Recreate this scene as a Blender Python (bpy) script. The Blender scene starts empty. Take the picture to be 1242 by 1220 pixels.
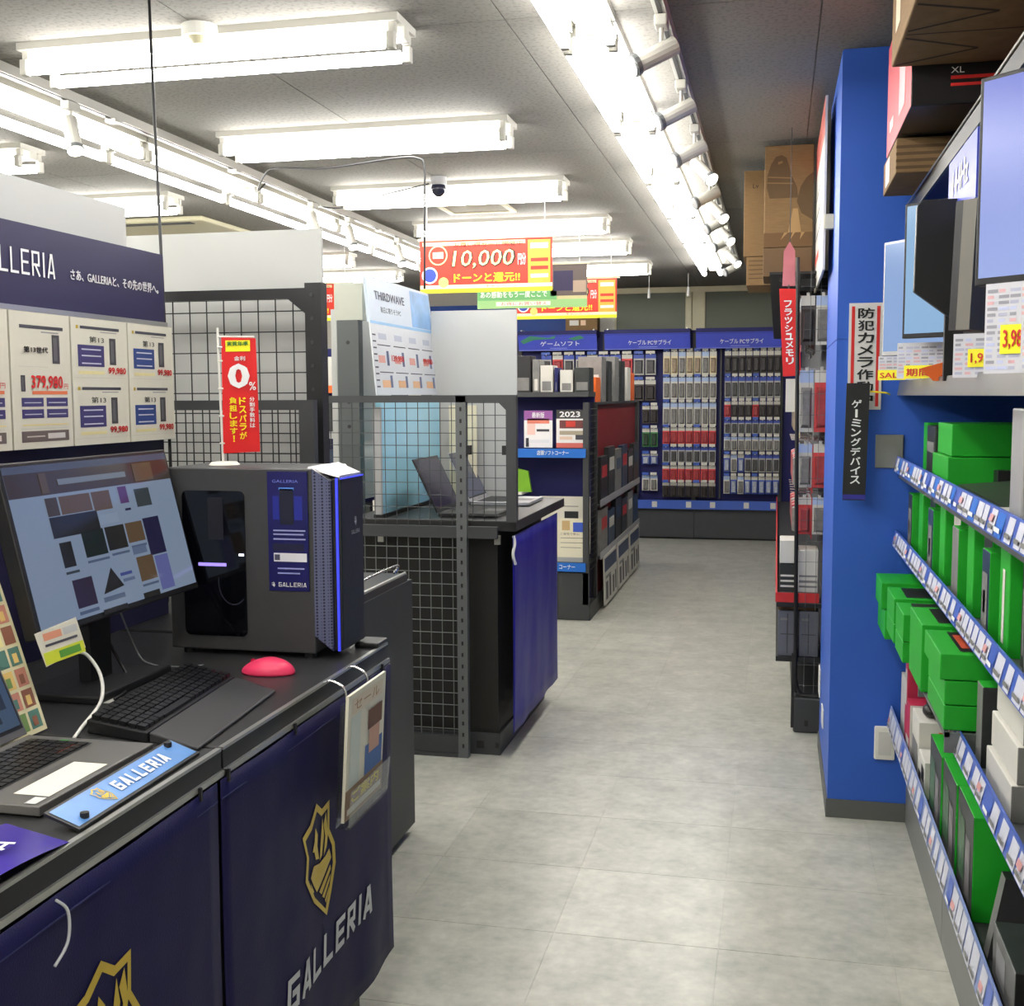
import bpy, math, random
from mathutils import Vector, Matrix
random.seed(7)
sc = bpy.context.scene
COL = sc.collection
# ------------------------------------------------------------------ camera
CAM_H = 1.40
FPX = 1400.0
R = ((0.9747560318, 0.0159141095, -0.2227047813),
     (0.2232214917, -0.0908137125, 0.9705282249),
     (-0.0047795555, -0.9957407347, -0.0920735853))   # rows: world x, y, z seen in the camera (right, down, forward)
cd = bpy.data.cameras.new('camera'); cam = bpy.data.objects.new('camera', cd); COL.objects.link(cam)
cd.sensor_fit = 'HORIZONTAL'; cd.sensor_width = 36.0; cd.lens = 36.0 * FPX / 1242.0
cd.clip_start = 0.02; cd.clip_end = 60
cam.matrix_world = Matrix(((R[0][0], -R[0][1], -R[0][2], 0), (R[1][0], -R[1][1], -R[1][2], 0),
                           (R[2][0], -R[2][1], -R[2][2], CAM_H), (0, 0, 0, 1)))
sc.camera = cam
# ------------------------------------------------------------------ light and exposure (the room is lit by its own tubes)
w = bpy.data.worlds.new('room_world'); sc.world = w; w.use_nodes = True
w.node_tree.nodes['Background'].inputs[0].default_value = (0.8, 0.85, 1, 1)
w.node_tree.nodes['Background'].inputs[1].default_value = 0.15
TUBE = 25.0
sc.view_settings.view_transform = 'Standard'; sc.view_settings.look = 'None'
sc.view_settings.gamma = 1.0; sc.view_settings.use_curve_mapping = False
sc.view_settings.exposure = 0.28
cy = sc.cycles
cy.use_denoising = True; cy.max_bounces = 6; cy.diffuse_bounces = 4; cy.glossy_bounces = 3; cy.transmission_bounces = 4
cy.transparent_max_bounces = 8; cy.sample_clamp_indirect = 6.0; cy.caustics_reflective = False; cy.caustics_refractive = False
# ------------------------------------------------------------------ materials
def lin(c):
    return tuple(((v / 255) / 12.92 if v / 255 <= 0.04045 else ((v / 255 + 0.055) / 1.055) ** 2.4) for v in c)
MATS = {}
def mat(name, rgb, rough=0.55, metal=0.0, var=0.06, scale=18.0, bump=0.0, spec=0.4, emit=0.0, alpha=1.0, trans=0.0):
    """a procedural material: base colour varied by noise, optional fine bump"""
    if name in MATS: return MATS[name]
    m = bpy.data.materials.new(name); m.use_nodes = True
    nt = m.node_tree; b = nt.nodes['Principled BSDF']
    c = lin(rgb)
    b.inputs['Roughness'].default_value = rough; b.inputs['Metallic'].default_value = metal
    b.inputs['Specular IOR Level'].default_value = spec
    if var > 0:
        tc = nt.nodes.new('ShaderNodeTexCoord'); n = nt.nodes.new('ShaderNodeTexNoise')
        n.inputs['Scale'].default_value = scale; n.inputs['Detail'].default_value = 3
        nt.links.new(tc.outputs['Object'], n.inputs['Vector'])
        mx = nt.nodes.new('ShaderNodeMix'); mx.data_type = 'RGBA'
        mx.inputs[6].default_value = tuple(v * (1 - var) for v in c) + (1,)
        mx.inputs[7].default_value = tuple(min(1, v * (1 + var)) for v in c) + (1,)
        nt.links.new(n.outputs['Fac'], mx.inputs[0]); nt.links.new(mx.outputs[2], b.inputs['Base Color'])
        if bump > 0:
            bp = nt.nodes.new('ShaderNodeBump'); bp.inputs['Strength'].default_value = bump; bp.inputs['Distance'].default_value = 0.002
            nt.links.new(n.outputs['Fac'], bp.inputs['Height']); nt.links.new(bp.outputs['Normal'], b.inputs['Normal'])
    else:
        b.inputs['Base Color'].default_value = c + (1,)
    if emit > 0:
        b.inputs['Emission Color'].default_value = c + (1,); b.inputs['Emission Strength'].default_value = emit
    if trans > 0:
        b.inputs['Transmission Weight'].default_value = trans; b.inputs['IOR'].default_value = 1.1
    MATS[name] = m
    return m
def col(r, g, b):      # flat print colours
    return mat('print_%02x%02x%02x' % (r, g, b), (r, g, b), 0.5, var=0.03, scale=40)

def floor_mat():
    m = bpy.data.materials.new('vinyl_floor'); m.use_nodes = True; nt = m.node_tree; b = nt.nodes['Principled BSDF']
    tc = nt.nodes.new('ShaderNodeTexCoord'); oi = nt.nodes.new('ShaderNodeObjectInfo')
    geo = nt.nodes.new('ShaderNodeNewGeometry')
    n1 = nt.nodes.new('ShaderNodeTexNoise'); n1.inputs['Scale'].default_value = 7; n1.inputs['Detail'].default_value = 7; n1.inputs['Roughness'].default_value = 0.65
    n2 = nt.nodes.new('ShaderNodeTexNoise'); n2.inputs['Scale'].default_value = 30; n2.inputs['Detail'].default_value = 5
    nt.links.new(geo.outputs['Position'], n1.inputs['Vector']); nt.links.new(geo.outputs['Position'], n2.inputs['Vector'])
    r = nt.nodes.new('ShaderNodeValToRGB')
    r.color_ramp.elements[0].position = 0.32; r.color_ramp.elements[0].color = lin((152, 153, 144)) + (1,)
    r.color_ramp.elements[1].position = 0.68; r.color_ramp.elements[1].color = lin((198, 197, 186)) + (1,)
    a = nt.nodes.new('ShaderNodeMath'); a.operation = 'MULTIPLY_ADD'; a.inputs[1].default_value = 0.65
    nt.links.new(n1.outputs['Fac'], a.inputs[0])
    a2 = nt.nodes.new('ShaderNodeMath'); a2.operation = 'MULTIPLY'; a2.inputs[1].default_value = 0.35
    nt.links.new(n2.outputs['Fac'], a2.inputs[0]); nt.links.new(a2.outputs[0], a.inputs[2])
    nt.links.new(a.outputs[0], r.inputs['Fac'])
    # each tile a touch lighter or darker
    mx = nt.nodes.new('ShaderNodeMix'); mx.data_type = 'RGBA'; mx.blend_type = 'MULTIPLY'; mx.inputs[0].default_value = 1
    mp = nt.nodes.new('ShaderNodeMapRange'); mp.inputs[3].default_value = 0.96; mp.inputs[4].default_value = 1.04
    nt.links.new(oi.outputs['Random'], mp.inputs[0])
    nt.links.new(r.outputs[0], mx.inputs[6]); nt.links.new(mp.outputs[0], mx.inputs[7]); nt.links.new(mx.outputs[2], b.inputs['Base Color'])
    b.inputs['Roughness'].default_value = 0.3; b.inputs['Specular IOR Level'].default_value = 0.5
    return m
def ceiling_mat():
    m = bpy.data.materials.new('ceiling_board'); m.use_nodes = True; nt = m.node_tree; b = nt.nodes['Principled BSDF']
    geo = nt.nodes.new('ShaderNodeNewGeometry'); n = nt.nodes.new('ShaderNodeTexNoise')
    n.inputs['Scale'].default_value = 75; n.inputs['Detail'].default_value = 4
    nt.links.new(geo.outputs['Position'], n.inputs['Vector'])
    r = nt.nodes.new('ShaderNodeValToRGB')
    r.color_ramp.elements[0].position = 0.36; r.color_ramp.elements[0].color = lin((101, 98, 93)) + (1,)
    r.color_ramp.elements[1].position = 0.50; r.color_ramp.elements[1].color = lin((119, 116, 110)) + (1,)
    nt.links.new(n.outputs['Fac'], r.inputs[0]); nt.links.new(r.outputs[0], b.inputs['Base Color'])
    bp = nt.nodes.new('ShaderNodeBump'); bp.inputs['Strength'].default_value = 0.3; bp.inputs['Distance'].default_value = 0.003
    nt.links.new(n.outputs['Fac'], bp.inputs['Height']); nt.links.new(bp.outputs['Normal'], b.inputs['Normal'])
    b.inputs['Roughness'].default_value = 0.9
    return m
def cloth_mat(name, rgb, rough=0.55):
    m = bpy.data.materials.new(name); m.use_nodes = True; nt = m.node_tree; b = nt.nodes['Principled BSDF']
    tc = nt.nodes.new('ShaderNodeTexCoord'); n = nt.nodes.new('ShaderNodeTexNoise'); n.inputs['Scale'].default_value = 3.5; n.inputs['Detail'].default_value = 2
    n2 = nt.nodes.new('ShaderNodeTexNoise'); n2.inputs['Scale'].default_value = 350
    nt.links.new(tc.outputs['Object'], n.inputs['Vector']); nt.links.new(tc.outputs['Object'], n2.inputs['Vector'])
    b.inputs['Base Color'].default_value = lin(rgb) + (1,)
    ad = nt.nodes.new('ShaderNodeMath'); ad.operation = 'MULTIPLY_ADD'; ad.inputs[1].default_value = 0.04
    nt.links.new(n2.outputs['Fac'], ad.inputs[0]); nt.links.new(n.outputs['Fac'], ad.inputs[2])
    bp = nt.nodes.new('ShaderNodeBump'); bp.inputs['Strength'].default_value = 0.5; bp.inputs['Distance'].default_value = 0.03
    nt.links.new(ad.outputs[0], bp.inputs['Height']); nt.links.new(bp.outputs['Normal'], b.inputs['Normal'])
    b.inputs['Roughness'].default_value = rough; b.inputs['Specular IOR Level'].default_value = 0.22
    return m
def carton_mat():
    m = bpy.data.materials.new('corrugated_cardboard'); m.use_nodes = True; nt = m.node_tree; b = nt.nodes['Principled BSDF']
    tc = nt.nodes.new('ShaderNodeTexCoord'); wv = nt.nodes.new('ShaderNodeTexNoise'); wv.inputs['Scale'].default_value = 25
    mp = nt.nodes.new('ShaderNodeMapping'); mp.inputs['Scale'].default_value = (1, 1, 12)
    nt.links.new(tc.outputs['Object'], mp.inputs[0]); nt.links.new(mp.outputs[0], wv.inputs['Vector'])
    r = nt.nodes.new('ShaderNodeValToRGB'); r.color_ramp.elements[0].color = lin((108, 84, 54)) + (1,); r.color_ramp.elements[1].color = lin((138, 110, 74)) + (1,)
    nt.links.new(wv.outputs['Fac'], r.inputs[0]); nt.links.new(r.outputs[0], b.inputs['Base Color']); b.inputs['Roughness'].default_value = 0.85
    return m
def clear_mat():
    m = bpy.data.materials.new('clear_acrylic'); m.use_nodes = True; nt = m.node_tree
    nt.nodes.remove(nt.nodes['Principled BSDF'])
    o = nt.nodes['Material Output']; t = nt.nodes.new('ShaderNodeBsdfTransparent'); g = nt.nodes.new('ShaderNodeBsdfGlossy'); g.inputs['Roughness'].default_value = 0.08
    fr = nt.nodes.new('ShaderNodeFresnel'); fr.inputs[0].default_value = 1.45; mx = nt.nodes.new('ShaderNodeMixShader')
    t.inputs[0].default_value = (0.93, 0.95, 0.95, 1)
    hf = nt.nodes.new('ShaderNodeMath'); hf.operation = 'MULTIPLY'; hf.inputs[1].default_value = 0.35; nt.links.new(fr.outputs[0], hf.inputs[0])
    nt.links.new(hf.outputs[0], mx.inputs[0]); nt.links.new(t.outputs[0], mx.inputs[1]); nt.links.new(g.outputs[0], mx.inputs[2]); nt.links.new(mx.outputs[0], o.inputs[0])
    return m
def screen_mat(name, rgb, strength, rough=0.15):
    m = mat(name, (8, 9, 12), rough, var=0); b = m.node_tree.nodes['Principled BSDF']
    b.inputs['Emission Color'].default_value = lin(rgb) + (1,); b.inputs['Emission Strength'].default_value = strength
    return m
def mesh_grille_mat():
    m = bpy.data.materials.new('honeycomb_grille'); m.use_nodes = True; nt = m.node_tree; b = nt.nodes['Principled BSDF']
    tc = nt.nodes.new('ShaderNodeTexCoord'); v = nt.nodes.new('ShaderNodeTexVoronoi'); v.inputs['Scale'].default_value = 150; v.inputs['Randomness'].default_value = 0.0
    nt.links.new(tc.outputs['Object'], v.inputs['Vector'])
    r = nt.nodes.new('ShaderNodeValToRGB'); r.color_ramp.elements[0].position = 0.30; r.color_ramp.elements[0].color = lin((22, 24, 52)) + (1,)
    r.color_ramp.elements[1].position = 0.42; r.color_ramp.elements[1].color = lin((92, 96, 128)) + (1,)
    nt.links.new(v.outputs['Distance'], r.inputs[0]); nt.links.new(r.outputs[0], b.inputs['Base Color']); b.inputs['Roughness'].default_value = 0.5
    return m
FLOOR = floor_mat(); CEIL = ceiling_mat(); CARTON = carton_mat(); CLEAR = clear_mat(); GRILLE = mesh_grille_mat()
NAVY_CLOTH = cloth_mat('navy_banner_cloth', (19, 17, 66)); BLUE_CLOTH = cloth_mat('blue_banner_cloth', (34, 32, 138), 0.42)
WHITE = mat('white_paint', (226, 225, 218), 0.6, var=0.03, scale=4); LAMPW = mat('lamp_housing_white', (178, 176, 168), 0.45, var=0.02)
WALLC = mat('wall_paper_white', (214, 211, 202), 0.85, scale=40, bump=0.2)
BOARD = mat('white_board', (178, 179, 177), 0.55, var=0.02, scale=3)
BLUEW = mat('blue_wall_panel', (44, 92, 190), 0.5, var=0.05, scale=1.5)
BLUEB = mat('blue_board', (16, 68, 150), 0.5, var=0.04, scale=3)
NAVY = mat('navy_panel', (40, 36, 74), 0.45, var=0.04, scale=3)
NAVYP = mat('navy_pegboard', (22, 24, 92), 0.6, var=0.1, scale=8)
DGREY = mat('dark_grey_steel', (66, 68, 70), 0.5, 0.2, scale=8); MGREY = mat('mid_grey_steel', (104, 107, 108), 0.45, 0.3, scale=8)
BLACK = mat('black_steel', (34, 34, 36), 0.45, 0.1, scale=8); BLACKP = mat('black_plastic', (30, 30, 32), 0.4, scale=60, bump=0.15)
SHELFD = mat('charcoal_laminate', (52, 53, 54), 0.5, var=0.1, scale=6); TABLE = mat('black_tabletop', (46, 46, 47), 0.38, var=0.15, scale=5)
ALU = mat('brushed_aluminium', (190, 190, 186), 0.32, 0.85, scale=50); CHROME = mat('chrome_wire', (205, 205, 205), 0.25, 0.9, var=0)
SILVER = mat('silver_plastic', (176, 176, 178), 0.35, 0.3, scale=30)
GREEN = mat('green_carton', (26, 160, 38), 0.5, var=0.05); LGREEN = mat('light_green_plastic', (120, 176, 40), 0.5)
DARKART = mat('dark_printed_carton', (40, 44, 44), 0.4, var=0.55, scale=14); BLUEART = mat('blue_dark_print', (38, 58, 84), 0.4, var=0.5, scale=16)
GREYART = mat('grey_printed_carton', (120, 120, 118), 0.45, var=0.35, scale=18); WHITEB = mat('white_carton', (206, 204, 197), 0.5, var=0.06)
RAILB = mat('blue_label_rail', (66, 96, 184), 0.35, var=0.05); RED = mat('red_sign_vinyl', (214, 32, 34), 0.5, var=0.03)
REDP = mat('red_pack', (190, 44, 46), 0.45, var=0.25, scale=25); DRED = mat('dark_red_panel', (120, 18, 22), 0.5, var=0.15)
PINK = mat('pink_plastic', (238, 62, 104), 0.35, var=0.02); ORANGE = mat('orange_card', (226, 104, 40), 0.5, var=0.1)
YEL = mat('yellow_tag', (246, 236, 40), 0.5, var=0.03); BLUEL = mat('blue_led', (60, 70, 235), 0.4, var=0, emit=0.6)
TUBEM = mat('fluorescent_tube', (255, 253, 248), 0.4, var=0, emit=TUBE); BULB = mat('lamp_glow', (255, 246, 226), 0.4, var=0, emit=9.0)
CREAM = mat('cream_metal', (204, 198, 168), 0.5); GOLD = mat('gold_print', (200, 172, 62), 0.4, 0.2, var=0.12, scale=20)
TXTW = mat('white_print', (236, 236, 236), 0.5, var=0); TXTK = mat('black_print', (22, 22, 24), 0.5, var=0)
TXTG = mat('silver_print', (196, 198, 204), 0.4, 0.1, var=0); TXTR = mat('red_print', (206, 40, 36), 0.5, var=0); TXTY = mat('yellow_print', (250, 226, 40), 0.5, var=0)
# ------------------------------------------------------------------ mesh helpers
class MB:
    def __init__(s): s.v = []; s.f = []; s.m = []; s.mats = []
    def mi(s, m):
        if m not in s.mats: s.mats.append(m)
        return s.mats.index(m)
    def face(s, pts, m):
        n = len(s.v); s.v += [tuple(p) for p in pts]; s.f.append(tuple(range(n, n + len(pts)))); s.m.append(s.mi(m)); return s
    def hexa(s, p, m, fm=None):
        """8 corners: bottom 4 ccw, top 4 ccw; fm = {face: material} with faces d u f r b l"""
        n = len(s.v); s.v += [tuple(q) for q in p]
        for k, idx in zip('dufrbl', ((3, 2, 1, 0), (4, 5, 6, 7), (0, 1, 5, 4), (1, 2, 6, 5), (2, 3, 7, 6), (3, 0, 4, 7))):
            s.f.append(tuple(n + i for i in idx)); s.m.append(s.mi((fm or {}).get(k, m)))
        return s
    def box(s, x0, y0, z0, x1, y1, z1, m, fm=None):
        """f faces -y, r +x, b +y, l -x"""
        return s.hexa(((x0, y0, z0), (x1, y0, z0), (x1, y1, z0), (x0, y1, z0), (x0, y0, z1), (x1, y0, z1), (x1, y1, z1), (x0, y1, z1)), m, fm)
    def prism(s, poly, o, u, v, wv, m, mcap=None):
        """poly in (u,v) from origin o, extruded along wv"""
        o, u, v, wv = Vector(o), Vector(u), Vector(v), Vector(wv)
        n = len(s.v); k = len(poly)
        a = [o + u * p + v * q for p, q in poly]
        s.v += [tuple(p) for p in a] + [tuple(p + wv) for p in a]
        s.f.append(tuple(range(n + k - 1, n - 1, -1))); s.m.append(s.mi(mcap or m))
        s.f.append(tuple(range(n + k, n + 2 * k))); s.m.append(s.mi(mcap or m))
        for i in range(k):
            j = (i + 1) % k; s.f.append((n + i, n + j, n + k + j, n + k + i)); s.m.append(s.mi(m))
        return s
    def cyl(s, a, b, r, m, n=12, r2=None, caps=True):
        a, b = Vector(a), Vector(b); d = (b - a).normalized(); r2 = r if r2 is None else r2
        t = Vector((0, 0, 1)) if abs(d.z) < 0.9 else Vector((1, 0, 0)); u = d.cross(t).normalized(); v = d.cross(u)
        k = len(s.v)
        for i in range(n):
            c, e = math.cos(2 * math.pi * i / n), math.sin(2 * math.pi * i / n)
            s.v.append(tuple(a + (u * c + v * e) * r))
        for i in range(n):
            c, e = math.cos(2 * math.pi * i / n), math.sin(2 * math.pi * i / n)
            s.v.append(tuple(b + (u * c + v * e) * r2))
        for i in range(n):
            j = (i + 1) % n; s.f.append((k + i, k + j, k + n + j, k + n + i)); s.m.append(s.mi(m))
        if caps:
            s.f.append(tuple(range(k + n - 1, k - 1, -1))); s.m.append(s.mi(m)); s.f.append(tuple(range(k + n, k + 2 * n))); s.m.append(s.mi(m))
        return s
    def tube(s, pts, r, m, n=8):
        pts = [Vector(p) for p in pts]; k0 = len(s.v); prev = None
        if len(pts) > 2:      # smooth the path (Catmull-Rom)
            e = [pts[0]] + pts + [pts[-1]]; q = []
            for i in range(1, len(e) - 2):
                a, b_, c, d = e[i - 1:i + 3]
                for j in range(6):
                    t_ = j / 6; q.append(0.5 * (2 * b_ + (c - a) * t_ + (2 * a - 5 * b_ + 4 * c - d) * t_ ** 2 + (3 * b_ - a - 3 * c + d) * t_ ** 3))
            pts = q + [pts[-1]]
        for i, p in enumerate(pts):
            d = (pts[min(i + 1, len(pts) - 1)] - pts[max(i - 1, 0)]).normalized()
            if prev is None:
                t = Vector((0, 0, 1)) if abs(d.z) < 0.9 else Vector((1, 0, 0)); u = d.cross(t).normalized()
            else:
                u = (prev - d * prev.dot(d)).normalized()
            prev = u; v = d.cross(u)
            for j in range(n):
                a = 2 * math.pi * j / n; s.v.append(tuple(p + (u * math.cos(a) + v * math.sin(a)) * r))
        for i in range(len(pts) - 1):
            for j in range(n):
                q = (j + 1) % n; a = k0 + i * n
                s.f.append((a + j, a + q, a + n + q, a + n + j)); s.m.append(s.mi(m))
        s.f.append(tuple(range(k0 + n - 1, k0 - 1, -1))); s.m.append(s.mi(m)); e = k0 + (len(pts) - 1) * n
        s.f.append(tuple(range(e, e + n))); s.m.append(s.mi(m)); return s
    def ell(s, c, rx, ry, rz, m, nu=16, nv=8, zmin=-1.0, fn=None):
        """ellipsoid (cut flat at zmin of its half height)"""
        k = len(s.v); t0 = math.acos(max(-1, min(1, zmin)))
        for i in range(nv + 1):
            th = t0 * i / nv
            for j in range(nu):
                ph = 2 * math.pi * j / nu
                p = (math.sin(th) * math.cos(ph), math.sin(th) * math.sin(ph), math.cos(th))
                if fn: p = fn(p)
                s.v.append((c[0] + p[0] * rx, c[1] + p[1] * ry, c[2] + p[2] * rz))
        for i in range(nv):
            for j in range(nu):
                q = (j + 1) % nu; s.f.append((k + i * nu + j, k + (i + 1) * nu + j, k + (i + 1) * nu + q, k + i * nu + q)); s.m.append(s.mi(m))
        e = k + nv * nu; s.f.append(tuple(range(e + nu - 1, e - 1, -1))); s.m.append(s.mi(m)); return s
    def build(s, name, parent=None, smooth=False, bevel=0.0, off=None):
        """world coordinates; origin at the base centre, or local to the parent (or shifted by off)"""
        me = bpy.data.meshes.new(name)
        if parent is not None:
            o = Vector(parent['org']) if off is None else Vector(off)
        elif off is not None: o = Vector(off)
        else:
            xs, ys, zs = zip(*s.v); o = Vector(((min(xs) + max(xs)) / 2, (min(ys) + max(ys)) / 2, min(zs)))
        me.from_pydata([tuple(Vector(p) - o) for p in s.v], [], s.f)
        for m in s.mats: me.materials.append(m)
        me.polygons.foreach_set('material_index', s.m)
        if smooth: me.polygons.foreach_set('use_smooth', [True] * len(s.f))
        me.validate(); me.update()
        ob = bpy.data.objects.new(name, me); COL.objects.link(ob)
        if parent is not None: ob.parent = parent
        else: ob.location = o
        ob['org'] = tuple(o)
        if bevel > 0:
            b = ob.modifiers.new('edge', 'BEVEL'); b.width = bevel; b.segments = 2; b.limit_method = 'ANGLE'
        return ob
def tag(o, label, cat, group=None, kind=None):
    o['label'] = label; o['category'] = cat
    if group: o['group'] = group
    if kind: o['kind'] = kind
    return o
def thing(name, label, cat, loc, group=None):
    o = bpy.data.objects.new(name, None); COL.objects.link(o); o.location = loc; o['org'] = tuple(loc); o.empty_display_size = 0.1
    return tag(o, label, cat, group)
def struct(o): o['kind'] = 'structure'; return o
def stuff(o): o['kind'] = 'stuff'; return o
def copy_tree(o, loc, label=None, parent=None):
    c = o.copy(); COL.objects.link(c); c.parent = parent
    if loc is not None: c.location = loc; c['org'] = tuple(loc)
    if label: c['label'] = label
    for ch in list(o.children): copy_tree(ch, None, None, c)
    return c
ORD = ['first', 'second', 'third', 'fourth', 'fifth', 'sixth', 'seventh', 'eighth', 'ninth', 'tenth', 'eleventh', 'twelfth', 'thirteenth', 'fourteenth', 'fifteenth', 'sixteenth']
# ------------------------------------------------------------------ flat print and lettering
def prints(name, parent, o, u, v, items, eps=0.0006, n=None):
    """coloured quads (u0,v0,u1,v1,material) on the plane through o; raised along u x v"""
    o, u, v = Vector(o), Vector(u), Vector(v); nn = u.cross(v).normalized() if n is None else Vector(n)
    b = MB()
    for k, it in enumerate(items):
        a0, b0, a1, b1, m = it[:5]; q = nn * (eps * (1 + (it[5] if len(it) > 5 else 0)))
        b.face([o + u * a0 + v * b0 + q, o + u * a1 + v * b0 + q, o + u * a1 + v * b1 + q, o + u * a0 + v * b1 + q], m)
    return b.build(name, parent)
def poly_print(name, parent, o, u, v, polys, m, eps=0.0012):
    o, u, v = Vector(o), Vector(u), Vector(v); q = u.cross(v).normalized() * eps; b = MB()
    for p in polys: b.face([o + u * x + v * y + q for x, y in p], m)
    return b.build(name, parent)
_txt = {}
def glyphs(s, bold=0.0):
    if (s, bold) in _txt: return _txt[(s, bold)]
    c = bpy.data.curves.new('t', 'FONT'); c.body = s; c.size = 1; c.resolution_u = 2; c.space_line = 0.95
    ob = bpy.data.objects.new('t', c); COL.objects.link(ob)
    dg = bpy.context.evaluated_depsgraph_get(); dg.update()
    me = bpy.data.meshes.new_from_object(ob.evaluated_get(dg))
    vs = [v.co.copy() for v in me.vertices]; fs = [tuple(p.vertices) for p in me.polygons]
    bpy.data.objects.remove(ob); bpy.data.curves.remove(c); bpy.data.meshes.remove(me)
    if bold > 0:      # thicken by overlapping shifted copies, which never breaks dense characters
        n = len(vs); w0, g0 = list(vs), list(fs)
        for k, (a, c2) in enumerate(((bold, 0), (-bold, 0), (0, bold), (0, -bold)), 1):
            vs += [q + Vector((a * .8, c2 * .8, k * .00025)) for q in w0]; fs += [tuple(i + n * k for i in f) for f in g0]
    _txt[(s, bold)] = (vs, fs); return vs, fs
def text(s, parent, o, u, v, x0, y0, x1, y1, m, bold=0.0, eps=0.0014, name='lettering', keep=False, rot=False, shear=0.0):
    """lettering fitted into the rectangle x0..x1, y0..y1 of the plane (o,u,v)"""
    o, u, v = Vector(o), Vector(u), Vector(v); q = u.cross(v).normalized() * eps
    b = MB(); vs, fs = glyphs(s, bold)
    if not vs: return None
    if rot: vs = [Vector((p.y, -p.x, p.z)) for p in vs]
    n1 = u.cross(v).normalized()
    ax, bx_ = min(p.x for p in vs), max(p.x for p in vs); ay, by = min(p.y for p in vs), max(p.y for p in vs)
    sx = (x1 - x0) / max(1e-6, bx_ - ax); sy = (y1 - y0) / max(1e-6, by - ay)
    dx = dy = 0
    if keep:
        k = min(sx, sy); dx = ((x1 - x0) - k * (bx_ - ax)) / 2; dy = ((y1 - y0) - k * (by - ay)) / 2; sx = sy = k
    for f in fs:
        b.face([o + u * (x0 + dx + (vs[i].x - ax) * sx + shear * (vs[i].y - ay) * sy) + v * (y0 + dy + (vs[i].y - ay) * sy) + q + n1 * vs[i].z for i in f], m)
    return b.build(name, parent)
def vtext(s, parent, o, u, v, x0, y0, x1, y1, m, bold=0.0, eps=0.0014, name='lettering'):
    """characters one below the other, long-vowel marks turned upright"""
    o, u, v = Vector(o), Vector(u), Vector(v); q = u.cross(v).normalized() * eps; b = MB(); n = len(s); h = (y1 - y0) / n
    for i, ch in enumerate(s):
        vs, fs = glyphs(ch, bold)
        if not vs: continue
        if ch in 'ー―': vs = [Vector((-p.y, p.x, p.z)) for p in vs]
        ax, bx_ = min(p.x for p in vs), max(p.x for p in vs); ay, by = min(p.y for p in vs), max(p.y for p in vs)
        full = ch not in 'ー！!%ー。'
        wd, ht = (x1 - x0) * (1 if full else 0.25), h * 0.86
        cy0 = y1 - (i + 1) * h + h * 0.07; cx0 = (x0 + x1) / 2 - wd / 2
        sx, sy = wd / max(1e-6, bx_ - ax), ht / max(1e-6, by - ay)
        for f in fs:
            b.face([o + u * (cx0 + (vs[k].x - ax) * sx) + v * (cy0 + (vs[k].y - ay) * sy) + q + q.normalized() * vs[k].z for k in f], m)
    return b.build(name, parent)
def strokes(letters, parent, o, u, v, x0, y0, x1, y1, m, t=0.16, shear=0.0, eps=0.0014, name='lettering'):
    """wide geometric capitals drawn as thick strokes"""
    L = {'G': [[(1, 1), (0, 1), (0, 0), (1, 0), (1, .5), (.5, .5)]], 'A': [[(0, 0), (.5, 1), (.68, 1), (1, 0)], [(.38, .2), (.72, .2)]],
         'L': [[(0, 1), (0, 0), (1, 0)]], 'E': [[(1, 1), (0, 1), (0, 0), (1, 0)], [(0, .5), (.85, .5)]],
         'R': [[(0, 0), (0, 1), (1, 1), (1, .45), (0, .45)], [(.4, .45), (1, 0)]], 'I': [[(0, 0), (0, 1)]]}
    o, u, v = Vector(o), Vector(u), Vector(v); q = u.cross(v).normalized() * eps; b = MB()
    wd = [0.35 if c == 'I' else 1.0 for c in letters]; gap = 0.3; tot = sum(wd) + gap * (len(letters) - 1)
    sx = (x1 - x0) / tot; h = y1 - y0; tx = t * sx; x = x0
    sg = 0; n1 = q.normalized()
    for c, wi in zip(letters, wd):
        lw = (wi * sx if c != 'I' else 0)
        for pl in L[c]:
            P = [Vector((x + (p[0] * (lw - tx)) + tx / 2 + (0.1 * sx if c == 'I' else 0), y0 + tx / 2 + p[1] * (h - tx))) for p in pl]
            for i in range(len(P) - 1):
                d = (P[i + 1] - P[i]).normalized(); nn = Vector((-d.y, d.x)) * tx / 2; e = d * tx / 2
                b.face([o + u * (a.x + shear * (a.y - y0)) + v * a.y + q + n1 * (.00012 * (sg % 6)) for a in (P[i] - e - nn, P[i + 1] + e - nn, P[i + 1] + e + nn, P[i] - e + nn)], m); sg += 1
        x += (wi + gap) * sx
    return b.build(name, parent)
X_, Y_, Z_ = Vector((1, 0, 0)), Vector((0, 1, 0)), Vector((0, 0, 1))
# ================================================================== THE SETTING
struct(MB().box(-5.2, -1.6, -0.12, 1.1, 12.0, -0.0012, FLOOR).build('floor'))
FL = bpy.data.objects['floor']
tile0 = None; TS = 0.425
for i in range(-4, 4):
    for j in range(-3, 21):
        x, y = -0.548 + i * TS, 2.86 + j * TS
        if x > 0.6 and y > 3.6: continue
        if tile0 is None:
            tile0 = MB().hexa(((0, 0, -0.0012), (TS - .0016, 0, -0.0012), (TS - .0016, TS - .0016, -0.0012), (0, TS - .0016, -0.0012),
                               (.0004, .0004, 0), (TS - .002, .0004, 0), (TS - .002, TS - .002, 0), (.0004, TS - .002, 0)), FLOOR).build('tile', FL, off=(0, 0, 0))
            t = tile0
        else:
            t = tile0.copy(); COL.objects.link(t); t.parent = FL
        t.location = Vector((x, y, 0)) - FL.location
ZC = 2.48
struct(MB().box(-5.2, -1.6, ZC + .004, 1.1, 12.0, ZC + 0.1, CEIL).build('ceiling'))
CE = bpy.data.objects['ceiling']; PW, PL = 0.885, 1.8; pan = None
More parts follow.
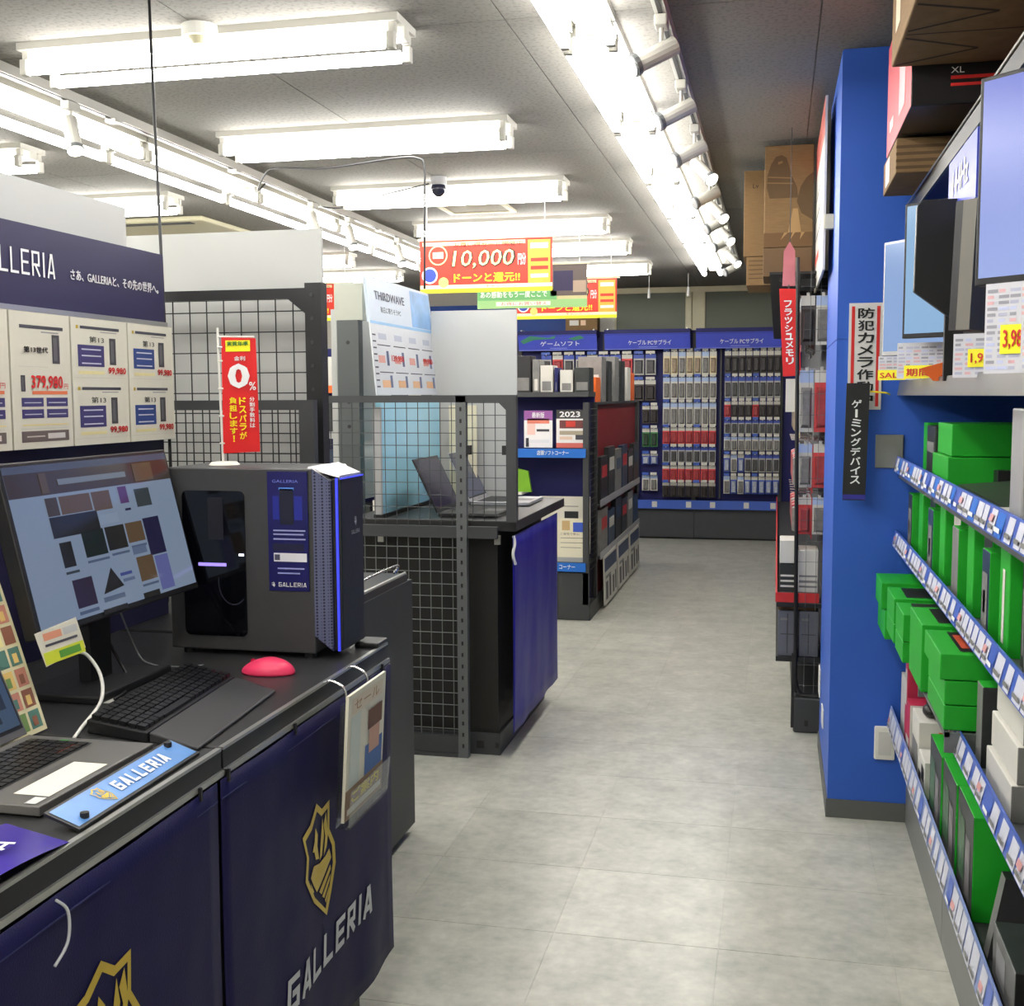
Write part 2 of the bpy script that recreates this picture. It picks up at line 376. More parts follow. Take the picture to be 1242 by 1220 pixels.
for i in range(-5, 3):
    for j in range(-1, 7):
        x, y = -0.78 + i * PW, -0.25 + j * PL
        if x < -5.1 or x > 0.9: continue
        if pan is None:
            pan = MB().box(0, 0, 0, PW - .004, PL - .004, 0.005, CEIL).build('ceiling_panel', CE, off=(0, 0, 0)); t = pan
        else:
            t = pan.copy(); COL.objects.link(t); t.parent = CE
        t.location = Vector((x, y, ZC)) - CE.location
struct(MB().box(0.96, -1.6, 0, 1.1, 12.0, ZC, WALLC).build('wall_right'))
struct(MB().box(-5.2, -1.6, 0, -5.1, 12.0, ZC, WALLC).build('wall_left'))
struct(MB().box(-5.1, -1.6, 0, 0.96, -1.5, ZC, WALLC).build('wall_front'))
struct(MB().box(-5.1, 11.8, 0, 0.96, 12.0, ZC, WALLC).build('wall_back'))
# high window with shutter panels above the back rack
wn = struct(MB().box(-1.62, 11.745, 1.6, 0.3, 11.8, 2.47, CREAM).build('window_1'))
SHUT = mat('grey_green_shutter', (106, 112, 98), 0.55, var=0.12, scale=2)
MB().box(-1.60, 11.73, 1.65, -0.91, 11.745, 2.42, SHUT).build('window_panel', wn)
MB().box(-0.71, 11.73, 1.65, 0.02, 11.745, 2.42, SHUT).build('window_panel', wn)
b = MB(); b.box(-1.68, 11.70, 2.42, 0.3, 11.75, 2.475, CREAM); b.build('window_frame', wn)
b = MB(); b.box(-0.905, 11.70, 1.6, -0.845, 11.75, 2.42, CREAM); b.build('window_post', wn)
b = MB(); b.box(-0.835, 11.71, 1.6, -0.715, 11.75, 2.42, CREAM); b.build('window_post', wn)
struct(MB().box(-4.2, 11.72, 1.98, -1.9, 11.8, 2.34, BLUEB).build('trim_1'))
# blue pillar: two tiers of panel with a joint, grey skirting
pl = struct(MB().box(0.187, 3.88, 0.06, 0.96, 4.67, ZC, BLUEW).build('wall_pillar'))
MB().box(0.183, 3.876, 0.06, 0.957, 4.668, 1.575, BLUEW).build('pillar_panel', pl)
MB().box(0.183, 3.876, 1.578, 0.957, 4.668, ZC - .004, BLUEW).build('pillar_panel', pl)
MB().box(0.178, 3.871, 0, 0.957, 4.67, 0.062, mat('grey_skirting', (92, 94, 92), 0.6)).build('baseboard', pl)
# ================================================================== CEILING LIGHTS
def lamp_fix(name, label, loc, group, along='x', length=1.22, sep=0.075):
    t = thing(name, label, 'ceiling light', loc, group); o = Vector(loc); h = length / 2
    def P(a, c, z): return (o.x + a, o.y + c, o.z + z) if along == 'x' else (o.x + c, o.y + a, o.z + z)
    def bx(bm, a0, c0, z0, a1, c1, z1, m):
        p, q = P(a0, c0, z0), P(a1, c1, z1); bm.box(min(p[0], q[0]), min(p[1], q[1]), p[2], max(p[0], q[0]), max(p[1], q[1]), q[2], m)
    b = MB(); w1, w0 = sep * 1.15, 0.022
    pts = [P(-h, -w1, 0), P(h, -w1, 0), P(h, w1, 0), P(-h, w1, 0)]
    bx(b, -h, -w1, -0.022, h, w1, 0, LAMPW); bx(b, -h, -w0, -0.055, h, w0, -0.022, LAMPW)
    b.build('housing', t)
    for s in (-1, 1):
        MB().cyl(P(-h + .045, s * sep, -.078), P(h - .045, s * sep, -.078), 0.0185, TUBEM, 12).build('lamp_tube', t, smooth=True)
        for e in (-1, 1):
            q = MB(); bx(q, e * (h - .022) - .012, s * sep - .014, -.098, e * (h - .022) + .012, s * sep + .014, -.05, LAMPW)
            a0, a1 = sorted((s * sep, s * w1 * .6)); bx(q, e * (h - .022) - .012, a0, -.05, e * (h - .022) + .012, a1, -.02, LAMPW)
            q.build('lamp_holder', t, bevel=0.004)
    return t
Lx = [(-1.67, 3.29), (-1.64, 4.52), (-1.65, 5.79), (-1.61, 7.03), (-1.61, 8.1), (-1.62, 9.5)]
fa = lamp_fix('ceiling_light', 'white twin-tube ceiling light, nearest of the crosswise row, below the smoke detector', (Lx[0][0], Lx[0][1], ZC), 'crosswise ceiling lights')
lbl = ['second crosswise twin-tube ceiling light, counted from the smoke detector', 'third crosswise twin-tube ceiling light, beside the dome camera',
       'fourth crosswise twin-tube ceiling light, just beyond the square ceiling hatch', 'fifth crosswise twin-tube ceiling light, over the large 10,000 banner', 'sixth and last crosswise twin-tube ceiling light, nearest the back window']
for (x, y), l in zip(Lx[1:], lbl): copy_tree(fa, (x, y, ZC), l)
for k, (x, y) in enumerate([(-3.75, 4.5), (-3.74, 5.7), (-3.74, 8.33), (-3.74, 9.5)]):
    copy_tree(fa, (x, y, ZC), ['twin-tube light above the white card, cut by the picture edge', 'twin-tube light whose end shows behind the hanging black cable',
                               'twin-tube light far off above the small 10,000 banner beside the mesh', 'farthest twin-tube light beyond the small 10,000 banner beside the mesh'][k])['group'] = 'ceiling lights over the next aisle'
for k, y in enumerate([2.06, .83, -.4]): copy_tree(fa, (-1.66, y, ZC), '%s crosswise light overhead, in front of the smoke detector' % ['first', 'second', 'third'][k])  # row continued out of view, added to brighten floor and shelf fronts
fy = None
for k in range(-3, 8):  # negative k: unseen lamps continuing the row, added for brighter camera-facing surfaces
    y = 1.75 + 1.08 * k
    l = '%s lengthwise twin-tube light of the row above the aisle, counted from the camera' % ORD[k] if k >= 0 else 'unseen lengthwise light continuing the aisle row, %s behind the camera' % ORD[-k - 1]
    if fy is None: fy = lamp_fix('ceiling_light', l, (-0.54, y, ZC), 'light row above the aisle', 'y', 1.07, 0.065)
    else: copy_tree(fy, (-0.54, y, ZC), l)
fy = None
for k in range(-3, 8):  # lamps with negative k are out of view, extending the row for extra light
    y = 1.75 + 1.08 * k
    l = '%s lengthwise twin-tube light of the row above the counters, counted from the camera' % ORD[k] if k >= 0 else 'unseen lengthwise light continuing the counter row, %s behind the camera' % ORD[-k - 1]
    if fy is None: fy = lamp_fix('ceiling_light', l, (-2.67, y, ZC), 'light row above the counters', 'y', 1.07, 0.09)
    else: copy_tree(fy, (-2.67, y, ZC), l)
# lighting tracks
def track(x, y0, y1, label):
    t = thing('lighting_track', label, 'lighting track', (x, (y0 + y1) / 2, ZC - .035))
    b = MB(); b.box(x - .017, y0, ZC - .033, x + .017, y1, ZC, LAMPW); b.build('rail', t)
    MB().box(x - .006, y0 + .02, ZC - .035, x + .006, y1 - .02, ZC - .033, BLACK).build('slot', t)
    y = y0 + 0.4
    while y < y1:
        MB().box(x - .022, y, ZC - .045, x + .022, y + .05, ZC - .034, LAMPW).build('joiner', t); y += 1.0
track(-0.33, -1.4, 9.9, 'white lighting track with slot, beside the aisle light row'); track(-2.46, -1.4, 9.9, 'white lighting track with slot, beside the light row above the counters')
def spot(label, loc, dirv, group, lit=True):
    t = thing('track_spotlight', label, 'spotlight', loc, group); o = Vector(loc); d = Vector(dirv).normalized()
    MB().box(o.x - .018, o.y - .035, o.z - .03, o.x + .018, o.y + .035, o.z, LAMPW).build('adapter', t, bevel=.004)
    MB().cyl(o + Vector((0, 0, -.03)), o + Vector((0, 0, -.085)), .006, LAMPW, 8).build('stem', t)
    c = o + Vector((0, 0, -.095))
    MB().cyl(c - d * .045, c + d * .075, .026, LAMPW, 14).build('lamp_head', t, smooth=False)
    MB().cyl(c + d * .075, c + d * .09, .03, MGREY, 14, r2=.033).build('rim', t)
    MB().cyl(c + d * .0895, c + d * .094, .027, BULB if lit else SILVER, 14).build('lens', t)
    return t
for k, y in enumerate([2.55, 3.32, 4.0, 4.65]):
    spot('%s white track spotlight above the aisle, counted from the camera, aimed at the counters' % ORD[k], (-0.33, y, ZC - .035), (-.8, -.35, -.45), 'track spotlights above the aisle', False)
for k, y in enumerate([5.0, 5.7, 6.1, 6.6, 7.0, 7.4, 8.2, 8.9]):
    spot('small white track spotlight above the aisle, %s of the far ones counted from the camera' % ORD[k], (-0.33, y, ZC - .035), (.55, -.5, -.65) if k % 2 == 0 else (-.7, -.4, -.4), 'far track spotlights above the aisle', k % 2 == 0)
for k, y in enumerate([3.75, 5.95, 6.5, 7.4]):
    spot('%s white track spotlight over the counters, counted from the camera' % ORD[k], (-2.46, y, ZC - .035), (.35, -.3, -.9), 'track spotlights over the counters')
# small ceiling fittings
t = thing('smoke_detector', 'round cream smoke detector on the ceiling', 'smoke detector', (-1.66, 3.19, ZC))
MB().cyl((-1.66, 3.19, ZC), (-1.66, 3.19, ZC - .035), .052, WHITE, 24).build('base', t, smooth=False)
MB().cyl((-1.66, 3.19, ZC - .035), (-1.66, 3.19, ZC - .055), .04, CREAM, 24, r2=.022).build('sensor_head', t)
t = thing('dome_camera', 'small dome security camera on the ceiling', 'security camera', (-1.65, 5.6, ZC))
MB().cyl((-1.65, 5.6, ZC), (-1.65, 5.6, ZC - .04), .04, SILVER, 20).build('mount', t)
MB().ell((-1.65, 5.6, ZC - .055), .038, .038, .042, mat('smoked_dome', (40, 42, 60), .1, var=0), 16, 10).build('dome', t, smooth=True)
t = thing('ceiling_hatch', 'square cream access hatch in the ceiling', 'hatch', (-1.7, 6.5, ZC))
b = MB()
for a in ((-1.9, 6.33, -1.5, 6.36), (-1.9, 6.67, -1.5, 6.7), (-1.9, 6.36, -1.87, 6.67), (-1.53, 6.36, -1.5, 6.67)): b.box(a[0], a[1], ZC - .012, a[2], a[3], ZC, CREAM)
b.build('frame', t); MB().box(-1.87, 6.36, ZC - .006, -1.53, 6.67, ZC - .001, mat('beige_panel', (150, 142, 122), .7)).build('panel', t)
t = thing('air_conditioner', 'flat ceiling air conditioner behind the white boards', 'air conditioner', (-3.78, 6.75, ZC))
MB().box(-4.2, 6.4, ZC - .03, -3.35, 7.1, ZC, CREAM).build('body', t, bevel=.01)
for a in ((-4.1, 6.44, -3.45, 6.50), (-4.1, 7.0, -3.45, 7.06)): MB().box(a[0], a[1], ZC - .034, a[2], a[3], ZC - .03, DGREY).build('vent', t)
# cables
tag(MB().tube([(-1.671, 2.93, 2.48), (-1.64, 2.88, 2.25), (-1.585, 2.795, 1.87), (-1.515, 2.685, 1.38), (-1.505, 2.67, .95), (-1.505, 2.67, 0.87)], .0042, BLACK).build('power_cable', smooth=True), 'black cable hanging from the ceiling at the end of the navy header', 'cable')
tag(MB().tube([(-2.46, 5.35, 2.44), (-2.47, 5.3, 2.40), (-2.40, 5.15, 2.385), (-2.3, 5.0, 2.41), (-2.2, 4.9, 2.418), (-1.9, 4.72, 2.37), (-1.55, 4.62, 2.375), (-1.44, 4.6, 2.365), (-1.415, 4.6, 2.33), (-1.415, 4.6, 2.2), (-1.42, 4.6, 1.84)], .0045, BLACK).build('power_cable', smooth=True), 'black cable arching from the track down to the light-blue topped panel', 'cable')
tag(MB().tube([(-2.46, 6.05, 2.44), (-2.3, 6.0, 2.42), (-2.0, 5.75, 2.43), (-1.7, 5.6, 2.45)], .0035, BLACK).build('camera_cable', smooth=True), 'thin black cable running from the track to the dome camera', 'cable')
# hanging promotion banners
BR = mat('banner_red', (205, 52, 36), .5, var=.05); BO = mat('banner_orange', (240, 166, 60), .5, var=.12, scale=12)
def promo(label, x0, x1, z0, z1, y, detail=True):
    t = thing('promotion_banner', label, 'banner', ((x0 + x1) / 2, y, z0), 'red promotion banners'); W, H = x1 - x0, z1 - z0
    MB().box(x0, y, z0, x1, y + .004, z1, BR).build('sheet', t); o = (x0, y, z0)
    MB().box(x0 - .01, y - .004, z1, x1 + .02, y + .008, z1 + .012, CREAM).build('top_bar', t)
    for x in (x0 + .04, x1 - .04): MB().cyl((x, y, z1 + .01), (x, y, ZC), .0015, TXTW, 5).build('string', t)
    it = [(0, 0, W, H * .08, YEL), (0, H * .08, W, H * .15, col(250, 236, 190)), (W * .82, H * .15, W * .985, H * .96, BO), (W * .02, H * .9, W * .8, H * .97, col(236, 196, 150)),
          (W * .84, H * .8, W * .97, H * .9, col(250, 232, 200), 1), (W * .84, H * .55, W * .97, H * .62, BR, 1), (W * .84, H * .4, W * .97, H * .47, BR, 1), (W * .84, H * .25, W * .97, H * .32, col(250, 240, 210), 1)]
    prints('print', t, o, X_, Z_, it)
    def disc(cx, cz, r, m, e, nm='roundel'):
        poly_print(nm, t, o, X_, Z_, [[(cx + r * math.cos(a * math.pi / 10), cz + r * math.sin(a * math.pi / 10)) for a in range(20)]], m, e)
    disc(W * .14, H * .72, H * .19, col(248, 214, 150), .0016); disc(W * .14, H * .72, H * .165, BR, .0022)
    disc(W * .075, H * .34, H * .16, col(240, 240, 250), .0016); disc(W * .075, H * .34, H * .13, col(50, 70, 170), .0022)
    disc(W * .18, H * .2, H * .1, col(246, 200, 110), .0016)
    prints('print', t, o, X_, Z_, [(W * .1, H * .66, W * .18, H * .78, col(250, 235, 200))], .0028)
    text('最大', t, o, X_, Z_, W * .11, H * .68, W * .17, H * .77, TXTR, .0, .0032)
    if detail:
        text('10,000', t, o, X_, Z_, W * .235, H * .43, W * .715, H * .82, TXTK, .05, .0018, shear=.15)
        text('10,000', t, o, X_, Z_, W * .245, H * .455, W * .705, H * .80, mat('pale_gold_print', (250, 240, 150), .5, var=0), .005, .0024, shear=.15)
    text('円分', t, o, X_, Z_, W * .745, H * .5, W * .805, H * .72, TXTW, .02, .002)
    text('ドーンと還元!!', t, o, X_, Z_, W * .26, H * .19, W * .76, H * .37, TXTY, .03, .002)
    text('お買い得セール開催中', t, o, X_, Z_, W * .26, H * .86, W * .78, H * .955, TXTK, .0, .002)
    text('キャンペーン', t, o, X_, Z_, W * .5, H * .085, W * .74, H * .145, TXTR, .0, .002)
    return t
promo('red and yellow banner with a large 10,000, nearest of the hanging banners', -1.875, -1.155, 1.95, 2.225, 6.0)
promo('red and yellow banner hanging farther back, mostly hidden by the green one', -1.80, -1.089, 1.937, 2.205, 8.0)
promo('red and yellow banner over the next aisle, beside the black mesh post', -3.74, -3.03, 1.955, 2.22, 8.0)
t = thing('promotion_banner', 'green lettered banner with a dark photograph, behind the large red one', 'banner', (-1.47, 7.0, 1.938)); o = (-1.82, 7.0, 1.938)
MB().box(-1.82, 7.0, 1.938, -1.134, 7.004, 2.195, col(196, 190, 140)).build('sheet', t); MB().box(-1.83, 6.996, 2.195, -1.12, 7.008, 2.207, CREAM).build('top_bar', t)
for x in (-1.78, -1.18): MB().cyl((x, 7.0, 2.2), (x, 7.0, ZC), .0015, TXTW, 5).build('string', t)
prints('print', t, o, X_, Z_, [(0, .05, .5, .12, col(110, 178, 110)), (0, 0, .686, .05, col(150, 196, 130)), (.46, .07, .686, .257, col(96, 86, 82)), (.48, .1, .6, .22, col(44, 40, 74), 1), (.6, .09, .68, .16, col(170, 150, 130), 1), (.12, .015, .46, .04, col(240, 236, 220), 1)])
text('あの感動をもう一度ここで', t, o, X_, Z_, .02, .065, .44, .105, TXTW, .02); text('お得にお買い替え', t, o, X_, Z_, .15, .018, .44, .038, TXTR)

for k, (x, y) in enumerate(((-1.15, 10.6), (-.79, 10.5))):
    t = thing('pull_cord', 'white pull cord before the back window, %s' % ['beside the last crosswise light', 'under the end of the aisle light row'][k], 'pull cord', (x, y, ZC), 'pull cords before the back window')
    MB().cyl((x, y, ZC), (x, y, ZC - .12), .003, TXTW, 6).build('cord', t); MB().cyl((x, y, ZC - .12), (x, y, ZC - .2), .009, TXTW, 8, r2=.013).build('weight', t)
# ================================================================== NEAR COUNTERS
def counter(label, x0, x1, y0, y1, z):
    t = thing('display_counter', label, 'counter', ((x0 + x1) / 2, (y0 + y1) / 2, 0))
    MB().box(x0, y0, z - .025, x1 - .004, y1, z, TABLE).build('tabletop', t, bevel=.003)
    MB().box(x1 - .006, y0, z - .034, x1, y1, z - .004, BLACK).build('edge_fascia', t)
    MB().box(x1 - .008, y0, z - .004, x1 + .001, y1, z + .001, ALU).build('edge_trim', t)
    MB().box(x1 - .004, y0, z - .043, x1 + .005, y1, z - .034, ALU).build('edge_trim', t)
    MB().box(x0 + .02, y0 + .03, .09, x1 - .05, y1 - .03, z - .025, SHELFD).build('cabinet_body', t)
    MB().box(x0 + .04, y0 + .03, 0, x1 - .07, y1 - .03, .09, BLACK).build('plinth', t)
    return t
cA = counter('black display counter carrying the laptop and monitor, edged in aluminium', -1.55, -.845, .70, 1.625, .85)
cB = counter('black display counter carrying the desktop computer and pink mouse', -1.55, -.845, 1.632, 2.425, .85)
MB().box(-.90, 2.36, .85, -.845, 2.43, .862, BLACKP).build('corner_cap', cB, bevel=.004)
t = thing('low_cabinet', 'dark grey cabinet end standing between the crested banner and the mesh fence', 'cabinet', (-1.4, 2.97, 0))
MB().box(-1.75, 2.47, .03, -1.12, 3.46, .825, SHELFD).build('body', t, bevel=.002); MB().box(-1.72, 2.5, 0, -1.16, 3.43, .03, BLACK).build('plinth', t)
MB().box(-1.77, 2.46, .825, -1.122, 3.42, .848, TABLE).build('top', t, bevel=.003); MB().cyl((-1.124, 2.5, .852), (-1.124, 3.40, .852), .005, ALU, 8).build('edge_rail', t)
MB().tube([(-1.16, 3.1, .85), (-1.15, 3.1, .875), (-1.15, 3.4, .875), (-1.16, 3.4, .85)], .004, CHROME, 6).build('clip', t)
# cloth banners hung on the counter fronts
def wave(y, z, a=.004, ph=0.0): return a * (math.sin(17 * y + 3.1 * z + ph) + .6 * math.sin(31 * y - 5 * z + 1.3 + ph)) * (.35 + 1.1 * max(0, .8 - z))
def warp(root, ph, a):
    for ob in [root] + list(root.children):
        if ob.type != 'MESH': continue
        oo = Vector(ob['org'])
        for v in ob.data.vertices:
            p = v.co + oo; v.co.x += wave(p.y, p.z, a, ph)
def cloth(name, parent, x, y0, y1, z0, z1, m, n=26, k=16):
    b = MB()
    for i in range(n + 1):
        for j in range(k + 1): b.v.append((x, y0 + (y1 - y0) * i / n, z0 + (z1 - z0) * j / k))
    for i in range(n):
        for j in range(k):
            a = i * (k + 1) + j; b.f.append((a, a + k + 1, a + k + 2, a + 1)); b.m.append(b.mi(m))
    ob = b.build(name, parent, smooth=True)
    md = ob.modifiers.new('thick', 'SOLIDIFY'); md.thickness = .0015; md.offset = -1
    return ob
SHIELD = [(-0.04, 0.92), (0.18, 0.76), (0.47, 0.80), (0.45, 0.36), (0.63, 0.08), (0.65, -0.24), (0.48, -0.62), (0.30, -0.92), (-0.22, -0.50), (-0.56, -0.05), (-0.48, 0.28), (-0.62, 0.62), (-0.31, 0.70)]
BIRD = [[(0.34, 0.66), (0.40, 0.30), (0.34, 0.12), (0.22, 0.02), (0.30, 0.30), (0.24, 0.50)], [(0.20, 0.62), (0.25, 0.34), (0.16, 0.06), (0.06, 0.02), (0.12, 0.30)],
        [(-0.10, 0.58), (0.00, 0.44), (-0.03, 0.28), (0.04, 0.06), (-0.10, 0.10), (-0.16, 0.24), (-0.24, 0.26), (-0.14, 0.38)], [(0.44, 0.06), (0.50, -0.10), (0.30, -0.24), (0.06, -0.36), (-0.08, -0.40), (-0.22, -0.24), (-0.34, -0.08), (-0.20, 0.04), (0.06, -0.02), (0.30, 0.00)],
        [(0.02, -0.44), (0.46, -0.20), (0.48, -0.27), (0.12, -0.52)], [(0.14, -0.56), (0.46, -0.34), (0.44, -0.42), (0.22, -0.62)], [(0.24, -0.66), (0.42, -0.50), (0.38, -0.58), (0.28, -0.72)], [(-0.36, -0.14), (-0.20, -0.34), (-0.28, -0.34)]]
def crest(parent, o, u, v, s, m=GOLD, eps=.0018):
    ring = []; n = len(SHIELD); c = (0.04, -0.02)
    inn = [(c[0] + (p[0] - c[0]) * .84, c[1] + (p[1] - c[1]) * .87) for p in SHIELD]
    for i in range(n):
        j = (i + 1) % n; ring.append([SHIELD[i], SHIELD[j], inn[j], inn[i]])
    poly_print('crest', parent, o, Vector(u) * s, Vector(v) * s, ring + BIRD, m, eps)
def fascia_banner(label, y0, y1, cy, cz, s, ph, txt):
    t = thing('cloth_banner', label, 'banner', (-.84, (y0 + y1) / 2, .14))
    cloth('cloth', t, -.838, y0, y1, .14, .803, NAVY_CLOTH); o = (-.838, 0, 0)
    MB().box(-.8385, y0, .772, -.8368, y1, .774, mat('banner_hem', (40, 40, 90), .6)).build('hem', t)
    if txt: strokes('GALLERIA', t, o, Y_, Z_, *txt, TXTG, .27, shear=.12, eps=.002)
    crest(t, (-.838, cy, cz), Y_, Z_, s, eps=.002)
    for ch in t.children:
        oo = Vector(ch['org'])
        for v in ch.data.vertices: p = v.co + oo; v.co.x += wave(p.y, p.z, .0035, ph)
    for y in (y0 + .02, y0 + .28, y1 - .06): MB().box(-.842, y, .795, -.835, y + .005, .815, BLACK).build('clip', t)
    return t
fascia_banner('navy cloth banner on the counter below the laptop, crest cut by the picture bottom', .72, 1.60, 1.275, .56, .13, .7, None)
fascia_banner('navy cloth banner with a gold shield crest above large white capitals', 1.612, 2.425, 1.99, .515, .13, 0.0, (1.825, .30, 2.26, .362))
tag(MB().tube([(-.835, 1.18, .80), (-.83, 1.195, .78), (-.828, 1.19, .745), (-.83, 1.165, .725)], .002, TXTG, 6).build('wire_hook', smooth=True), 'loose white wire end hanging over the navy banner', 'wire')
# leaflet holder
t = thing('leaflet_holder', 'clear acrylic leaflet holder with flyers, hooked to the counter edge', 'leaflet holder', (-.80, 2.16, .59))
b = MB()
b.prism([(0, 0), (.225, .0), (.225, .235), (0, .235)], (-.80, 1.985, .592), (0, 1, 0), (0.06, 0, 1), (.003, 0, 0), CLEAR); b.prism([(0, 0), (.225, .0), (.225, .07), (0, .07)], (-.775, 1.985, .592), (0, 1, 0), (0.1, 0, 1), (.003, 0, 0), CLEAR)
b.box(-.80, 1.985, .588, -.772, 2.21, .593, CLEAR); b.build('holder', t)
o = (-.792, 1.992, .597); vv = Vector((.06, 0, 1))
MB().prism([(0, 0), (.21, 0), (.21, .245), (0, .245)], o, (0, 1, 0), vv, (.006, 0, 0), col(226, 222, 206)).build('flyer', t); o = (-.786, 1.992, .597)
prints('print', t, o, Y_, vv, [(0, 0, .21, .06, col(150, 120, 96)), (.01, .01, .2, .022, col(232, 224, 210), 1), (.015, .06, .07, .20, col(206, 214, 208)), (.10, .06, .2, .12, col(70, 110, 176)), (.12, .10, .18, .17, col(206, 160, 140), 1), (.11, .15, .19, .19, col(110, 72, 52), 2), (.02, .205, .19, .235, col(222, 210, 190), 1)])
text('セール', t, o, Y_, vv, .03, .21, .17, .23, mat('tan_print', (170, 130, 90), .5, var=0)); text('ご案内', t, o, Y_, vv, .03, .028, .18, .052, TXTY, .02, .0024)
for y in (2.04, 2.16): MB().tube([(-.795, y, .82), (-.80, y, .845), (-.825, y, .858), (-.842, y, .854)], .0025, CHROME, 6).build('hook', t)
# navy header wall with price cards behind the counter
t = thing('display_wall', 'navy display wall with white capitals standing behind the near counter', 'display wall', (-1.53, 1.9, .85))
MB().box(-1.54, 1.15, 1.585, -1.50, 2.655, 1.755, NAVY).build('header', t); MB().box(-1.545, 1.15, .85, -1.515, 2.655, 1.59, mat('navy_backing', (34, 32, 66), .5)).build('back_panel', t)
strokes('GALLERIA', t, (-1.50, 0, 0), Y_, Z_, 1.955, 1.652, 2.205, 1.703, TXTW, .2)
text('さあ、GALLERIAと、その先の世界へ。', t, (-1.50, 0, 0), Y_, Z_, 2.26, 1.656, 2.625, 1.68, TXTW, .012)
MB().box(-1.512, 1.15, 1.577, -1.495, 2.66, 1.588, ALU).build('card_rail', t)
def rnd_lines(w, h, m): return [(w * .12, h, w * .88, h + .006, m)]
PURP = col(66, 60, 110); PBLU = col(50, 70, 130); GREYT = col(70, 70, 78); REDT = col(196, 60, 50); CREAMP = col(212, 208, 193)
def pc_icon(u, v, s): return [(u, v, u + .026 * s, v + .06 * s, col(72, 70, 74)), (u + .004 * s, v + .006 * s, u + .016 * s, v + .054 * s, col(98, 96, 100), 1)]
ys = [1.80, 2.03, 2.236, 2.462, 2.672]; lb = ['cut by the picture edge', 'with the large 379,980 price', 'third from the picture edge, two computers', 'last of the row, beside the mesh']
for k in range(4):
    y0, y1 = ys[k] + .003, ys[k + 1] - .003; W = y1 - y0
    t = thing('price_card', 'tall white price card on the navy wall, %s' % lb[k], 'price card', (-1.49, (y0 + y1) / 2, 1.30), 'price cards on the navy wall')
    MB().box(-1.494, y0, 1.297, -1.489, y1, 1.576, CREAMP).build('card', t); o = (-1.489, y0, 1.297); H = .279
    if k <= 1:
        prints('print', t, o, Y_, Z_, [(W * .15, H * .88, W * .88, H * .905, GREYT), (W * .15, H * .70, W * .62, H * .76, col(216, 210, 196)), *pc_icon(W * .68, H * .63, 1.0), *pc_icon(W * .14, H * .42, .55),
            (W * .14, H * .31, W * .5, H * .375, PURP), (W * .55, H * .31, W * .92, H * .375, PURP), (W * .14, H * .225, W * .5, H * .29, PURP), (W * .55, H * .225, W * .92, H * .29, PURP), (W * .12, H * .05, W * .92, H * .13, col(104, 92, 88)), (W * .32, H * .40, W * .92, H * .425, col(224, 120, 80)), (W * .14, H * .17, W * .92, H * .18, col(226, 210, 150)), *[(W * (.18 + .4 * (j % 2)), H * (.335 - .085 * (j // 2)), W * (.46 + .42 * (j % 2)), H * (.342 - .085 * (j // 2)), col(190, 190, 206), 1) for j in range(4)], (W * .2, H * .085, W * .5, H * .095, col(190, 180, 170), 1), (W * .55, H * .07, W * .85, H * .11, col(206, 200, 196), 1), (W * .12, H * .145, W * .9, H * .15, col(196, 196, 190)), (W * .5, H * .855, W * .8, H * .865, col(150, 150, 150)), (W * .12, H * .60, W * .6, H * .605, col(200, 196, 186))])
        text('379,980', t, o, Y_, Z_, W * .3, H * .43, W * .84, H * .54, TXTR, .04); text('円', t, o, Y_, Z_, W * .86, H * .44, W * .93, H * .48, TXTR); text('第13世代', t, o, Y_, Z_, W * .2, H * .705, W * .6, H * .75, TXTK, .02)
    else:
        it = []
        for v0 in (.5, 0.02):
            it += [(W * .5, H * (v0 + .395), W * .8, H * (v0 + .402), col(150, 150, 150)), (W * .08, H * (v0 + .413), W * .12, H * (v0 + .44), GOLD), (W * .02, H * (v0 + .03), W * .96, H * (v0 + .034), col(200, 196, 186)), (W * .15, H * (v0 + .415), W * .85, H * (v0 + .438), GREYT), (W * .1, H * (v0 + .12), W * .56, H * (v0 + .29), PURP if k == 2 else PBLU), (W * .16, H * (v0 + .14), W * .5, H * (v0 + .15), col(196, 196, 214), 1), (W * .16, H * (v0 + .2), W * .5, H * (v0 + .21), col(196, 196, 214), 1), (W * .16, H * (v0 + .25), W * .5, H * (v0 + .26), col(196, 196, 214), 1), *pc_icon(W * .66, H * (v0 + .14), 1.0), (W * .1, H * (v0 + .06), W * .56, H * (v0 + .085), col(226, 214, 160))]
        prints('print', t, o, Y_, Z_, it)
        for v0 in (.5, 0.02):
            text('99,980', t, o, Y_, Z_, W * .62, H * (v0 + .06), W * .95, H * (v0 + .12), TXTR, .03); text('第13', t, o, Y_, Z_, W * .3, H * (v0 + .31), W * .56, H * (v0 + .36), TXTK, .0)
tag(MB().box(-1.60, 1.1, 1.55, -1.585, 2.632, 1.87, BOARD).build('white_backboard'), 'white card rising behind the navy display wall', 'board')
